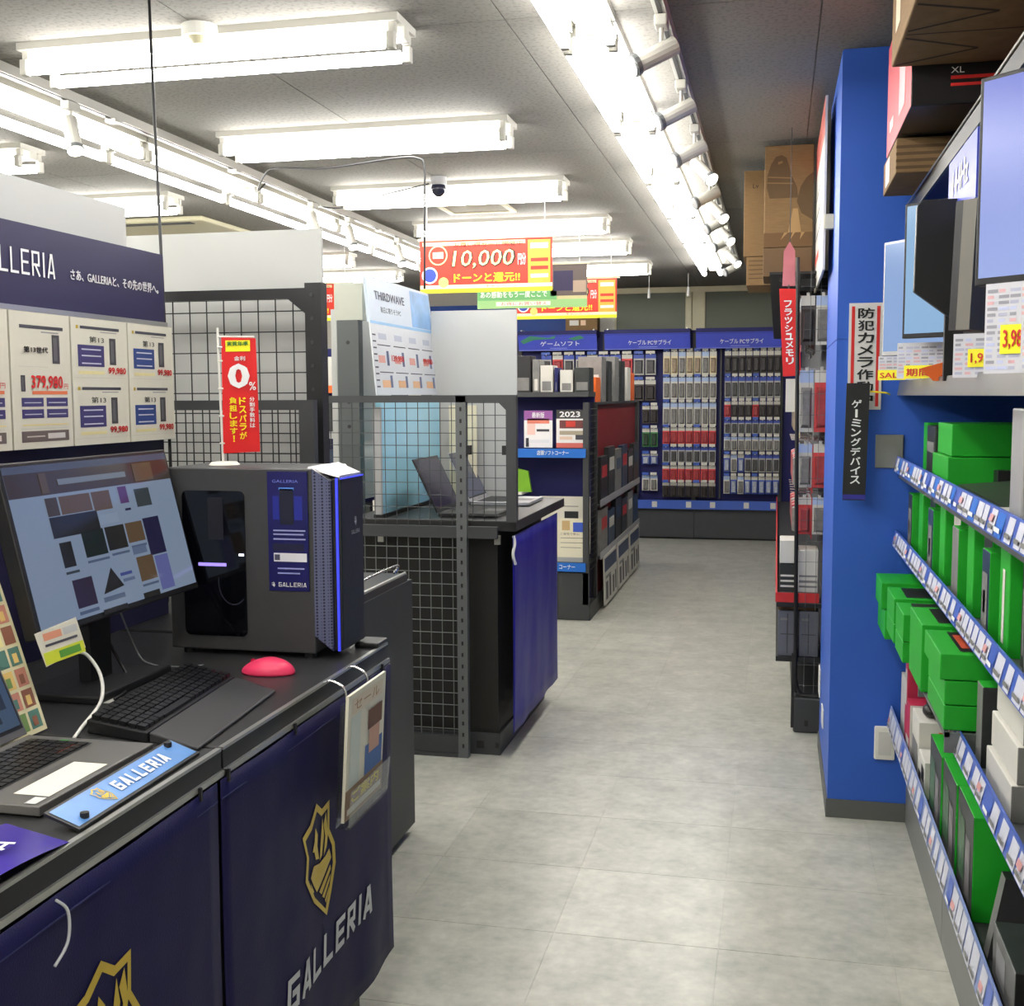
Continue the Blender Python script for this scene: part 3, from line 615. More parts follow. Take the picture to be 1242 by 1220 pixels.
# mesh partitions behind the computer
def wire_grid(name, parent, x0, x1, z0, z1, y, dx, dz, r, m):
    b = MB(); x = x0 + dx * .5
    while x < x1: b.cyl((x, y, z0), (x, y, z1), r, m, 6, caps=False); x += dx
    z = z0 + dz * .5
    while z < z1: b.cyl((x0, y + r * 1.6, z), (x1, y + r * 1.6, z), r, m, 6, caps=False); z += dz
    return stuff(b.build(name, parent))
t = thing('mesh_partition', 'tall black wire mesh partition behind the desktop computer', 'partition', (-1.4, 2.8, .85))
MB().box(-1.179, 2.785, .86, -1.135, 2.825, 1.69, BLACK).build('post', t); MB().box(-1.66, 2.79, 1.652, -1.179, 2.82, 1.678, BLACK).build('top_rail', t); MB().box(-1.66, 2.79, .86, -1.63, 2.82, 1.652, BLACK).build('post', t)
MB().prism([(0, 0), (.05, 0), (.05, -.04)], (-1.229, 2.79, 1.652), X_, Z_, (0, .03, 0), BLACK).build('corner_gusset', t)
wire_grid('wire_grid', t, -1.63, -1.179, .86, 1.652, 2.80, .0485, .0525, .0017, BLACK)
for z in (1.66, 1.60, 1.54, 1.48, 1.42): MB().cyl((-1.160, 2.783, z), (-1.160, 2.786, z), .005, SHELFD, 8).build('slot_hole', t)
t = thing('mesh_partition', 'low dark grey mesh partition in front of the tall black one', 'partition', (-1.4, 2.74, .85))
MB().box(-1.178, 2.73, .86, -1.138, 2.755, 1.393, DGREY).build('post', t); MB().box(-1.60, 2.73, 1.368, -1.178, 2.755, 1.393, DGREY).build('top_rail', t); MB().box(-1.60, 2.73, .86, -1.57, 2.755, 1.368, DGREY).build('post', t)
wire_grid('wire_grid', t, -1.57, -1.178, .86, 1.368, 2.74, .0485, .05, .0016, BLACK)
tag(MB().box(-1.77, 2.90, .86, -1.178, 2.912, 1.842, BOARD).build('white_backboard'), 'large white board behind the tall black mesh', 'board')
# ------------------------------------------------------------------ desktop computer
PCG = mat('gunmetal_case', (74, 74, 76), .42, .35, var=.06, scale=40)
t = thing('desktop_computer', 'dark grey desktop computer tower with glass window and blue lit front', 'computer', (-1.08, 2.33, .85))
for x in (-1.24, -.96):
    for y in (2.26, 2.40): MB().cyl((x, y, .85), (x, y, .862), .014, BLACK, 10).build('foot', t)
b = MB(); b.box(-1.27, 2.235, .862, -.938, 2.425, 1.252, PCG); b.build('case', t, bevel=.003)
# window recess
wx0, wx1, wz0, wz1 = -1.235, -1.091, .893, 1.204
pts = []
for (cx, cz, a0) in ((wx1 - .012, wz1 - .012, 0), (wx0 + .012, wz1 - .012, 90), (wx0 + .012, wz0 + .012, 180), (wx1 - .012, wz0 + .012, 270)):
    for k in range(4): a = math.radians(a0 + 30 * k); pts.append((cx + .012 * math.cos(a), cz + .012 * math.sin(a)))
SMOKE = mat('smoked_glass', (6, 7, 12), .06, var=0, spec=.6)
w_ = MB().prism(pts, (0, 2.2348, 0), X_, Z_, (0, -.0025, 0), SMOKE).build('side_window', t)
prints('card_light', w_, (0, 2.2322, 0), X_, Z_, [(-1.20, 1.043, -1.135, 1.050, mat('violet_glow', (150, 130, 235), .5, var=0, emit=.9))]); prints('fan_light', w_, (0, 2.2322, 0), X_, Z_, [(-1.106, 1.066, -1.094, 1.071, mat('white_glow', (235, 235, 250), .5, var=0, emit=1.5))]); prints('cooler', w_, (0, 2.2322, 0), X_, Z_, [(-1.175, 1.10, -1.14, 1.19, col(22, 22, 32))])
fan = [[(-1.12 + .035 * math.cos(a * .21) * (1), 1.01 + .05 * math.sin(a * .21)), (-1.12 + .035 * math.cos((a + 1) * .21), 1.01 + .05 * math.sin((a + 1) * .21)), (-1.12 + .033 * math.cos((a + 1) * .21), 1.01 + .047 * math.sin((a + 1) * .21)), (-1.12 + .033 * math.cos(a * .21), 1.01 + .047 * math.sin(a * .21))] for a in range(14, 26)]
poly_print('fan_ring', w_, (0, 2.2322, 0), X_, Z_, fan, col(40, 42, 56), .0008)
# front shell with chamfered honeycomb intake
b = MB(); b.hexa(((-.938, 2.235, .90), (-.905, 2.252, .866), (-.905, 2.40, .866), (-.938, 2.425, .90), (-.938, 2.235, 1.252), (-.905, 2.252, 1.226), (-.905, 2.40, 1.226), (-.938, 2.425, 1.252)), GRILLE, {'u': SILVER, 'd': BLACK})
b.build('intake_grille', t)
MB().box(-.906, 2.257, .866, -.884, 2.39, 1.232, BLACKP).build('front_panel', t, bevel=.004)
b = MB(); b.box(-.895, 2.2535, .866, -.890, 2.257, 1.232, BLUEL); b.build('light_strip', t)
b = MB(); b.hexa(((-.95, 2.24, 1.2525), (-.888, 2.258, 1.2325), (-.888, 2.39, 1.2325), (-.95, 2.42, 1.2525), (-.95, 2.245, 1.256), (-.888, 2.262, 1.237), (-.888, 2.385, 1.237), (-.95, 2.415, 1.256)), SILVER); b.build('top_cap', t)
b = MB(); b.box(-.8855, 2.257, 1.229, -.8825, 2.39, 1.232, BLUEL); b.build('light_strip', t)
crest(t, (-.884, 2.335, 1.135), Y_, Z_, .011, TXTG); strokes('GALLERIA', t, (-.884, 0, 0), Y_, Z_, 2.313, 1.108, 2.36, 1.116, TXTG, .2)
PO = mat('navy_leaflet', (24, 24, 92), .35, var=.25, scale=12)
t2 = thing('spec_sheet', 'tall navy specification sheet stuck to the computer side', 'poster', (-.99, 2.234, .995))
MB().box(-1.038, 2.2325, .995, -.948, 2.2348, 1.246, PO).build('sheet', t2); o = (-1.038, 2.2325, .995)
MB().box(-.948, 2.232, .995, -.9455, 2.2348, 1.247, CLEAR).build('sleeve_edge', t2)
prints('print', t2, o, X_, Z_, [(.028, .14, .058, .215, col(20, 24, 46)), (.026, .212, .06, .218, col(80, 130, 210)), (.012, .15, .026, .2, col(30, 40, 140)), (.06, .15, .078, .2, col(30, 40, 140)), (.012, .062, .086, .08, col(226, 226, 232)), (.014, .065, .026, .077, col(80, 80, 100), 1), (.012, .126, .084, .129, col(160, 164, 210)), (.012, .118, .08, .121, col(160, 164, 210)), (.012, .108, .084, .111, col(160, 164, 210)), (.02, .046, .08, .049, col(150, 154, 210)), (.02, .036, .07, .039, col(150, 154, 210)), (.01, .085, .08, .1, col(26, 26, 60))])
crest(t2, (-1.028, 2.2325, 1.008), X_, Z_, .006, TXTW); strokes('GALLERIA', t2, o, X_, Z_, .022, .009, .084, .018, TXTW, .2)
text('GALLERIA', t2, o, X_, Z_, .012, .228, .07, .234, mat('pale_blue_print', (120, 130, 220), .5, var=0))
# flag on the computer
t = thing('zero_percent_flag', 'small red flag with a big zero on a white stand, on the computer', 'flag', (-1.195, 2.34, 1.252))
MB().cyl((-1.188, 2.34, 1.2525), (-1.188, 2.34, 1.259), .034, WHITE, 24, r2=.028).build('base', t); MB().cyl((-1.191, 2.34, 1.258), (-1.196, 2.34, 1.552), .0028, WHITE, 8).build('pole', t); MB().cyl((-1.197, 2.34, 1.533), (-1.11, 2.34, 1.531), .0022, WHITE, 6).build('cross_bar', t)
b = MB(); b.prism([(0, 0), (.087, .004), (.083, .25), (.002, .253)], (-1.188, 2.337, 1.278), X_, Z_, (0, .001, 0), RED); b.build('flag_cloth', t); o = (-1.188, 2.337, 1.278); u = (1, 0, 0)
prints('print', t, o, u, Z_, [(.012, .222, .07, .246, YEL)], .001)
text('実質年率', t, o, u, Z_, .016, .234, .066, .244, mat('green_print', (30, 120, 60), .5, var=0), .02, .002); text('金利', t, o, u, Z_, .032, .202, .058, .212, TXTW, .02); text('0', t, o, u, Z_, .016, .142, .068, .196, TXTW, .05); text('%', t, o, u, Z_, .066, .138, .082, .156, TXTW, .01)
vtext('分割手数料は', t, o, u, Z_, .066, .056, .078, .124, TXTW, .02); vtext('ドスパラが', t, o, u, Z_, .041, .03, .058, .124, TXTY, .03); vtext('負担します！', t, o, u, Z_, .018, .024, .036, .124, TXTY, .03)
for z in (1.30, 1.36, 1.42, 1.48, 1.51): MB().cyl((-1.196, 2.337, z), (-1.184, 2.337, z), .002, WHITE, 6).build('loop', t)
# ------------------------------------------------------------------ keyboard, mouse
t = thing('keyboard', 'black keyboard with a wide palm rest on the counter', 'keyboard', (-1.0, 1.83, .85))
A, B_, C_, D_ = Vector((-1.10, 1.655, 0)), Vector((-.872, 1.60, 0)), Vector((-.905, 1.965, 0)), Vector((-1.135, 2.05, 0))
def kq(s, r, z): return A.lerp(D_, s).lerp(B_.lerp(C_, s), r) + Vector((0, 0, z))       # s along, r front
def slab(bm, s0, s1, r0, r1, z0, zb, zf, m): bm.hexa((kq(s0, r0, z0), kq(s0, r1, z0), kq(s1, r1, z0), kq(s1, r0, z0), kq(s0, r0, zb), kq(s0, r1, zf), kq(s1, r1, zf), kq(s1, r0, zb)), m)
b = MB(); slab(b, 0, 1, 0, .56, .851, .873, .868, BLACKP); b.build('body', t, bevel=.002)
b = MB(); slab(b, 0.01, .99, .57, 1, .851, .868, .856, mat('grey_palm_rest', (52, 52, 54), .5, scale=60)); b.build('palm_rest', t, bevel=.003)
b = MB(); KEY = mat('black_keycap', (24, 24, 26), .35, var=.1)
for r in range(6):
    for c in range(20):
        if r == 5 and 4 <= c <= 9:
            if c == 4: slab(b, .02 + 4 * .048, .02 + 9.9 * .048, .03 + r * .085, .03 + r * .085 + .07, .868, .880 - .001 * r, .879 - .001 * r, KEY)
            continue
        slab(b, .02 + c * .048, .02 + c * .048 + .04, .03 + r * .085, .03 + r * .085 + .068, .868, .881 - .001 * r, .880 - .001 * r, KEY)
stuff(b.build('keys', t))
t = thing('computer_mouse', 'bright pink computer mouse lying before the tower', 'mouse', (-.985, 2.105, .85))
def mfn(p):
    x, y, z = p; return (x, y * (1 - .12 * x), z * (1 - .25 * max(0, -x)) if z > 0 else z)
MB().ell((-.985, 2.105, .853), .056, .034, .030, PINK, 24, 12, zmin=-.08, fn=mfn).build('shell', t, smooth=True)
MB().cyl((-1.018, 2.102, .8735), (-1.018, 2.108, .8735), .0045, mat('dark_pink', (180, 30, 70), .4), 10).build('wheel', t)
# ------------------------------------------------------------------ monitor
t = thing('computer_monitor', 'black monitor showing a shopping page, tilted back on the near counter', 'monitor', (-1.28, 1.94, .85))
mo = Vector((-1.19, 1.668, 1.0)); mu = Vector((0, .545, 0)); mv = Vector((-.075, .008, .292)); mn = mu.cross(mv).normalized(); me_u, me_v = mu.normalized(), mv.normalized()
b = MB(); p = [mo, mo + mu, mo + mu + mv, mo + mv]
b.hexa([q - mn * .03 for q in p] + p, BLACKP); b.build('bezel', t, bevel=.003)
MW, MH = mu.length, mv.length
def S(r, g, bb): return screen_mat('lit_%02x%02x%02x' % (r, g, bb), (r, g, bb), 0.55)
PAGE = S(134, 150, 174)
sc_ = prints('screen', t, mo, me_u, me_v, [(.008, .012, MW - .008, MH - .008, PAGE)], .0008)
T1, T2, T3, T4, T5 = S(72, 62, 48), S(40, 40, 38), S(96, 78, 58), S(36, 34, 66), S(58, 66, 70)
it = [(.008, MH * .79, MW - .008, MH - .008, S(70, 60, 54)), (.008, MH * .93, MW - .008, MH - .008, S(96, 108, 136)), (.15, MH * .84, .37, MH * .875, S(120, 130, 142), 1), (.1, MH * .80, .12, MH * .92, S(92, 78, 62), 1), (.4, MH * .8, .47, MH * .92, S(96, 88, 70), 1)]
for (a, c, d, e, m) in ((.1, .66, .135, .77, T1), (.14, .66, .235, .77, T3), (.24, .65, .30, .77, T3), (.1, .53, .245, .655, T2), (.33, .67, .36, .78, S(90, 60, 110)), (.385, .63, .44, .75, T5), (.11, .35, .145, .5, T2), (.18, .38, .25, .54, S(34, 42, 36)), (.255, .39, .32, .54, T2), (.325, .41, .385, .54, T3), (.39, .30, .45, .55, T4), (.12, .10, .18, .27, S(52, 44, 62)), (.335, .15, .395, .31, T3), (.40, .06, .45, .29, S(98, 104, 160)), (.19, .02, .27, .05, T2), (.33, .04, .39, .075, T2), (.25, .56, .31, .62, S(140, 156, 180)), (.33, .33, .38, .38, S(96, 112, 140)), (.2, .09, .27, .12, S(90, 104, 130)), (.11, .31, .15, .325, T5), (.18, .345, .25, .36, S(84, 98, 124)), (.26, .355, .32, .37, S(84, 98, 124)), (.33, .375, .385, .39, S(84, 98, 124)), (.12, .06, .18, .08, S(84, 98, 124)), (.335, .115, .395, .13, S(84, 98, 124)), (.34, .62, .36, .635, T4), (.27, .22, .31, .24, S(70, 80, 140)), (.275, .18, .315, .2, S(96, 110, 140))):
    it.append((a, MH * c, d, MH * e, m, 1))
prints('web_page', sc_, mo, me_u, me_v, it, .0012)
poly_print('web_page', sc_, mo, me_u, me_v, [[(.205, MH * .14), (.275, MH * .16), (.245, MH * .29)]], T2, .002)
b = MB(); nc = mo + mu * .5 + mv * .35 - mn * .045
b.box(nc.x - .02, nc.y - .035, .865, nc.x + .005, nc.y + .035, nc.z, BLACK); b.build('stand_neck', t); MB().box(nc.x - .09, nc.y - .13, .85, nc.x + .08, nc.y + .13, .866, BLACKP).build('stand_base', t, bevel=.004)
b = MB(); b.box(-1.262, 1.665, .86, -1.19, 1.70, 1.0, BLACK)
t = thing('price_tag', 'white and yellow-green price tag hanging below the monitor', 'price tag', (-1.18, 1.71, .958))
b = MB(); b.prism([(0, 0), (.115, .008), (.11, .062), (-.008, .056)], (-1.172, 1.656, .958), (0, 1, 0), (-.25, 0, 1), (.001, 0, 0), CREAMP); b.build('card', t)
o = (-1.171, 1.656, .958); v2 = Vector((-.25, 0, 1)); prints('print', t, o, Y_, v2, [(0, .002, .112, .022, col(206, 214, 60)), (.04, .006, .1, .018, col(90, 150, 60), 1), (.01, .03, .1, .034, GREYT), (.01, .04, .06, .052, col(220, 150, 120)), (.065, .04, .105, .052, col(190, 190, 190))])
tag(MB().tube([(-1.20, 1.78, .955), (-1.19, 1.80, .945), (-1.165, 1.80, .91), (-1.14, 1.76, .875), (-1.12, 1.67, .8545), (-1.10, 1.62, .8535)], .0032, WHITE, 8).build('white_cable', smooth=True), 'white cable curving down from the monitor price tag to the counter', 'cable')
tag(MB().tube([(-1.30, 2.0, .97), (-1.26, 2.0, .90), (-1.22, 1.98, .8545), (-1.18, 1.90, .8535), (-1.17, 1.85, .8535)], .003, BLACK, 8).build('black_cable', smooth=True), 'dark cable lying between the monitor and the keyboard', 'cable')
tag(MB().tube([(-1.29, 2.06, .99), (-1.25, 2.05, .91), (-1.22, 2.05, .872), (-1.17, 2.1, .8545), (-1.14, 2.13, .8535)], .002, MGREY, 8).build('grey_cable', smooth=True), 'thin grey cable lying behind the keyboard', 'cable')
# ------------------------------------------------------------------ laptop
LAPG = mat('laptop_grey', (112, 110, 108), .38, .4, var=.04, scale=60)
def laptop(label, x0, x1, y0, y1, z, lean, hh, scr, body=LAPG, detail=False):
    t = thing('laptop', label, 'laptop', ((x0 + x1) / 2, (y0 + y1) / 2, z))
    MB().box(x0, y0, z + .003, x1, y1, z + .017, body).build('base', t, bevel=.002)
    kb = prints('keyboard_well', t, (0, 0, z + .017), X_, Y_, [(x0 + .02, y0 + .02, x0 + (x1 - x0) * .58, y1 - .02, BLACK)], .0006); D = (x1 - x0) * .58 - .02
    if detail:
        q = MB()
        for r in range(6):
            for c in range(15):
                a = x0 + .022 + r * (D - .004) / 6; e = y0 + .022 + c * (y1 - y0 - .044) / 15
                q.box(a, e, z + .0178, a + (D - .004) / 6 - .003, e + (y1 - y0 - .044) / 15 - .003, z + .0195, KEY)
        stuff(q.build('keys', kb))
    prints('touchpad', t, (0, 0, z + .017), X_, Y_, [(x0 + (x1 - x0) * .64, y0 + (y1 - y0) * .33, x1 - .012, y0 + (y1 - y0) * .63, mat('touchpad_grey', (86, 84, 84), .3))], .0007)
    q = MB(); a = Vector((x0 - .002, y0, z + .018)); uu = Vector((0, y1 - y0, 0)); vv = Vector((-lean, 0, hh)); nn = uu.cross(vv).normalized()
    p = [a, a + uu, a + uu + vv, a + vv]; q.hexa([k - nn * .006 for k in p] + p, body); lid = q.build('lid', t, bevel=.001)
    un, vn = uu.normalized(), vv.normalized()
    prints('screen', t, a, un, vn, [(.004, .012, uu.length - .004, vv.length - .004, BLACK), (.008, .018, uu.length - .008, vv.length - .008, scr, 1)], .0006)
    return t, a, un, vn
t, a, un, vn = laptop('open grey laptop with stickers on the near counter', -1.155, -.935, 1.295, 1.58, .85, .085, .20, S(70, 88, 112), LAPG, True)
prints('picture', t, a, un, vn, [(.14, .06, .2, .09, S(40, 46, 60)), (.21, .05, .26, .1, S(48, 54, 66)), (.2, .03, .24, .04, S(44, 50, 60))], .0025)
prints('sticker', t, (0, 0, .867), X_, Y_, [(-1.0, 1.33, -.945, 1.47, col(232, 228, 214)), (-1.065, 1.50, -1.035, 1.545, col(226, 108, 74)), (-1.085, 1.545, -1.07, 1.565, col(60, 130, 60)), (-.962, 1.30, -.945, 1.325, col(214, 214, 214))], .0009)
# picture card behind the laptop
t = thing('promotion_card', 'cream card of many small coloured pictures behind the laptop', 'poster', (-1.2, 1.55, .85))
co = Vector((-1.18, 1.32, .853)); cu = Vector((0, 1, 0)); cv = Vector((-.32, 0, 1)).normalized()
b = MB(); b.prism([(0, 0), (.34, 0), (.34, .26), (0, .26)], co, cu, cv, (.003, 0, 0), col(226, 218, 178)); b.build('card', t); it = []
cl = [col(120, 150, 90), col(206, 140, 120), col(230, 196, 120), col(90, 130, 120), col(240, 228, 160), col(150, 100, 80)]
for r in range(7):
    for c in range(10): 
        a = .008 + c * .033; e = .008 + r * .036; it.append((a, e, a + .027, e + .03, cl[(r * 5 + c * 3 + r * c) % 6])); it.append((a + .006, e + .004, a + .018, e + .02, cl[(r * 3 + c * 5 + 2) % 6], 1))
prints('print', t, co + Vector((.003, 0, 0)), cu, cv, it)
# name plate and purple leaflet on the counter
t = thing('name_plate', 'sky-blue name plate with crest and white capitals in a clear holder', 'sign', (-.9, 1.44, .85))
no = Vector((-.855, 1.262, .855)); nu = Vector((-.006, .33, 0)); nv = Vector((-.05, 0, .018)); un, vn = nu.normalized(), nv.normalized(); vn = (vn - un * un.dot(vn)).normalized(); NW, NH = .325, .0532
def fl(bm, a0, b0, a1, b1, z, m): bm.face([no + un * a + vn * bb + Vector((0, 0, z)) for a, bb in ((a0, b0), (a1, b0), (a1, b1), (a0, b1))], m)
q = MB(); p = [no, no + un * NW, no + un * NW + vn * NH, no + vn * NH]; q.hexa([k + Vector((0, 0, -.004)) for k in p] + p, BLACKP); q.build('holder', t)
prints('print', t, no, un, vn, [(.005, .004, NW - .004, NH - .004, mat('sky_print', (88, 140, 205), .3, var=.18, scale=22))], .0008)
crest(t, no + un * .095 + vn * .026, un, vn, .021, eps=.002); strokes('GALLERIA', t, no, un, vn, .125, .016, .265, .038, TXTW, .3, shear=.1, eps=.002)
for a, bb in ((.03, .012), (.30, .042)): MB().cyl(no + un * a + vn * bb, no + un * a + vn * bb + Vector((0, 0, .007)), .006, BLACK, 10).build('screw', t)
t = thing('leaflet', 'glossy purple leaflet with white letters at the counter edge', 'leaflet', (-.9, 1.16, .85))
q = MB(); LP = mat('purple_gloss', (66, 52, 150), .18, var=.2, scale=9); n = 14
for i in range(n):
    f0, f1 = i / n, (i + 1) / n; h = lambda f: .8515 + .012 * math.sin(f * 3.14)
    q.face([(-.848, .95 + .28 * f0, h(f0)), (-.848, .95 + .28 * f1, h(f1)), (-.96, .96 + .30 * f1, h(f1) + .004), (-.96, .96 + .30 * f0, h(f0) + .004)], LP)
q.build('sheet', t, smooth=True)
strokes('GALLERIA', t, (-.862, 0, .868), Y_, -X_, .93, .02, 1.175, .055, TXTW, .2, shear=.1)

tag(MB().box(-1.215, 1.83, .8502, -1.17, 1.87, .8508, WHITEB).build('asset_label'), 'small white label stuck on the counter behind the keyboard', 'label')
# ================================================================== SECOND COUNTER WITH MESH FENCE
t = thing('display_counter', 'black display counter behind the wire fence, carrying two laptops', 'counter', (-1.36, 4.75, 0))
MB().box(-1.63, 4.30, .085, -1.045, 5.15, .885, mat('matt_black_board', (30, 29, 28), .6, scale=6)).build('cabinet_body', t); MB().box(-1.635, 4.285, 0, -1.035, 5.17, .085, DGREY).build('plinth', t)
MB().box(-1.645, 4.27, .885, -.965, 5.30, .925, TABLE).build('tabletop', t, bevel=.003); MB().box(-1.055, 4.284, .03, -1.04, 4.2855, .05, BLACK).build('plinth_hole', t)
MB().box(-1.13, 4.284, .025, -1.10, 4.2855, .055, BLACK).build('plinth_hole', t)
for x in (-1.505, -1.035):
    b = MB(); b.box(x - .012, 4.255, .835, x + .012, 4.268, .87, ALU); b.build('clip', t)
t = thing('wire_fence', 'grey steel frame filled with wire mesh before the second counter', 'fence', (-1.33, 4.24, 0))
MB().box(-1.188, 4.225, 0, -1.148, 4.255, 1.402, MGREY).build('post', t); MB().box(-1.72, 4.225, 1.378, -.952, 4.255, 1.405, DGREY).build('top_rail', t)
MB().box(-.992, 4.225, .925, -.952, 4.255, 1.378, DGREY).build('post', t); MB().box(-1.72, 4.23, .015, -1.188, 4.25, .085, DGREY).build('bottom_rail', t); MB().box(-1.72, 4.225, 0, -1.19, 4.255, .014, DGREY).build('bottom_rail', t)
MB().box(-1.72, 4.228, .86, -1.03, 4.252, .905, DGREY).build('middle_rail', t)
wire_grid('wire_grid', t, -1.72, -1.188, .085, .862, 4.24, .0445, .0475, .0018, MGREY); wire_grid('wire_grid', t, -1.72, -1.188, .905, 1.38, 4.24, .0445, .0475, .0016, DGREY); wire_grid('wire_grid', t, -1.148, -.992, .925, 1.38, 4.24, .0445, .0475, .0016, DGREY)
for x in (-1.14, -1.0): MB().box(x - .008, 4.226, 1.18, x + .008, 4.254, 1.215, BLACK).build('bracket', t)
MB().prism([(0, 0), (.03, 0), (.03, -.03)], (-1.022, 4.228, 1.378), X_, Z_, (0, .02, 0), DGREY).build('corner_gusset', t)
q = MB()
for k in range(30): q.box(-1.172, 4.2238, .04 + k * .045, -1.164, 4.2252, .055 + k * .045, BLACK)
stuff(q.build('slot_holes', t))
t = thing('slotted_post', 'tall grey slotted post beside the price poster', 'post', (-1.70, 4.47, 0))
MB().box(-1.745, 4.45, 0, -1.655, 4.50, 1.71, mat('slotted_grey', (84, 87, 88), .5, .2, scale=8)).build('column', t); MB().box(-1.76, 4.46, 1.71, -1.64, 4.5, 1.86, col(178, 180, 168)).build('sleeve', t)
for z in (1.62, 1.38, 1.28, 1.10, .95): MB().cyl((-1.70, 4.4485, z), (-1.70, 4.4505, z), .008, BLACK, 10).build('hole', t)
tag(MB().box(-1.80, 4.52, .95, -1.775, 5.2, 1.76, BOARD).build('white_backboard'), 'narrow white board edge behind the slotted post', 'board')
t = thing('price_poster', 'leaning price poster with a light-blue header above the second counter', 'poster', (-1.56, 4.85, 1.41))
po = Vector((-1.55, 4.37, 1.408)); pu = Vector((0, 1, 0)); pv = Vector((-.09, 0, 1)).normalized()
b = MB(); b.prism([(0, 0), (.87, 0), (.87, .29), (0, .29)], po, pu, pv, (-.006, 0, 0), col(196, 199, 203)); b.build('price_sheet', t); b = MB(); b.prism([(0, .29), (.87, .29), (.84, .47), (0, .475)], po, pu, pv, (-.012, 0, 0), col(186, 197, 210)); b.build('header', t)
it = [(.55, .30, .84, .46, mat('sky_photo', (120, 160, 204), .4, var=.35, scale=14)), (0, .285, .87, .297, col(140, 180, 214))]
for c in range(4):
    a = .06 + c * .2; it += [(a, .2, a + .16, .204, GREYT), (a + .02, .225, a + .12, .25, col(170, 176, 190)), (a + .1, .12, a + .13, .18, col(90, 100, 130)), (a, .13, a + .08, .16, col(206, 150, 140)), (a, .09, a + .17, .094, GREYT), (a + .02, .03, a + .12, .06, col(216, 170, 130)), (a + .12, .03, a + .15, .08, col(100, 110, 140))]
for k in range(9): it.append((.01, .03 + k * .026, .05, .036 + k * .026, GREYT))
prints('print', t, po, pu, pv, it); text('THIRDWAVE', t, po, pu, pv, .08, .385, .46, .42, mat('slate_print', (90, 96, 110), .5, var=0), .01); text('毎日に寄りそうPC', t, po, pu, pv, .14, .335, .40, .36, TXTK); text('139,980', t, po, pu, pv, .22, .135, .38, .165, TXTR, .02); text('99,980', t, po, pu, pv, .66, .135, .80, .165, TXTR, .02)
tag(MB().box(-1.575, 5.20, .925, -1.168, 5.212, 1.795, BOARD).build('white_backboard'), 'white board standing at the far end of the second counter', 'board')
t = thing('glossy_display', 'pale blue glossy panel standing behind the laptops', 'display', (-1.52, 4.7, .925))
SKY = mat('sky_blue_gloss', (158, 212, 232), .15, var=.12, scale=3.2)
MB().box(-1.53, 4.29, .94, -1.51, 5.1, 1.385, SKY).build('panel', t); MB().box(-1.54, 4.28, .925, -1.50, 5.11, .94, BLACK).build('foot', t); MB().box(-1.535, 4.275, .94, -1.505, 4.29, 1.36, SILVER).build('edge', t)
laptop('open dark laptop nearest the wire fence on the second counter', -1.30, -1.06, 4.36, 4.70, .925, .10, .21, S(46, 40, 58), BLACKP)
laptop('open dark laptop farther along the second counter', -1.30, -1.04, 4.86, 5.17, .925, .10, .21, S(66, 70, 92), SILVER)
tag(MB().box(-1.47, 5.12, .925, -1.34, 5.13, 1.36, col(214, 206, 178)).build('info_card'), 'tall cream card between the blue panel and the fence post', 'poster')
t = thing('cloth_banner', 'plain violet-blue cloth hung on the side of the second counter', 'banner', (-.97, 4.7, .1))
cloth('cloth', t, -.972, 4.25, 5.16, .10, .87, BLUE_CLOTH, 30, 14)
for ch in t.children:
    oo = Vector(ch['org'])
    for v in ch.data.vertices: p = v.co + oo; v.co.x += wave(p.y, p.z, .0025, 1.9)
MB().tube([(-.972, 4.26, .87), (-.967, 4.258, .84), (-.972, 4.25, .80), (-.966, 4.265, .76)], .006, WHITE, 6).build('tie', t)
# ================================================================== MIDDLE GONDOLA
t = thing('gondola_shelf', 'dark double-sided gondola standing across the middle of the shop', 'shelving', (-1.6, 8.3, 0))
MB().box(-2.2, 7.05, 0, -1.12, 9.55, .10, DGREY).build('base', t); MB().box(-1.66, 7.33, .1, -1.63, 9.55, 1.42, NAVYP).build('centre_panel', t); MB().box(-2.2, 7.30, .1, -1.135, 7.33, 1.42, NAVYP).build('end_panel', t)
MB().box(-2.2, 7.03, .30, -1.335, 7.31, .315, DGREY).build('end_shelf', t); MB().box(-2.2, 7.03, 1.395, -1.13, 7.32, 1.425, DGREY).build('top_shelf', t)
MB().box(-2.2, 7.035, .005, -1.325, 7.05, .30, DGREY).build('kick_panel', t); MB().box(-1.325, 7.04, .005, -1.128, 7.055, .30, DGREY).build('kick_panel', t)
MB().box(-1.165, 7.04, .1, -1.13, 7.09, 1.36, DGREY).build('end_post', t); MB().box(-1.15, 7.30, .1, -1.118, 7.34, 1.36, DGREY).build('end_post', t); MB().box(-1.15, 9.5, .1, -1.118, 9.55, 1.36, DGREY).build('end_post', t)
for z in (.34, 1.05):
    MB().box(-2.2, 7.02, z - .03, -1.145, 7.032, z + .025, mat('bright_blue_strip', (40, 112, 205), .4, var=.05)).build('label_rail', t)
MB().box(-2.2, 7.03, 1.03, -1.14, 7.30, 1.045, DGREY).build('end_shelf', t); MB().box(-2.2, 7.03, .345, -1.14, 7.30, .36, DGREY).build('end_shelf', t)
text('店頭ソフトコーナー', t, (-1.45, 7.0195, 1.025), X_, Z_, 0, .01, .2, .04, TXTW, .02); text('コーナー', t, (-1.31, 7.0195, .315), X_, Z_, 0, .01, .1, .04, TXTW, .02)
q = MB()
for k in range(26): q.cyl((-1.1215, 7.06, .32 + k * .04), (-1.1215, 7.31, .32 + k * .04), .002, BLACK, 5, caps=False)
for k in range(6): q.cyl((-1.1215, 7.07 + k * .046, .1), (-1.1215, 7.07 + k * .046, 1.36), .002, BLACK, 5, caps=False)
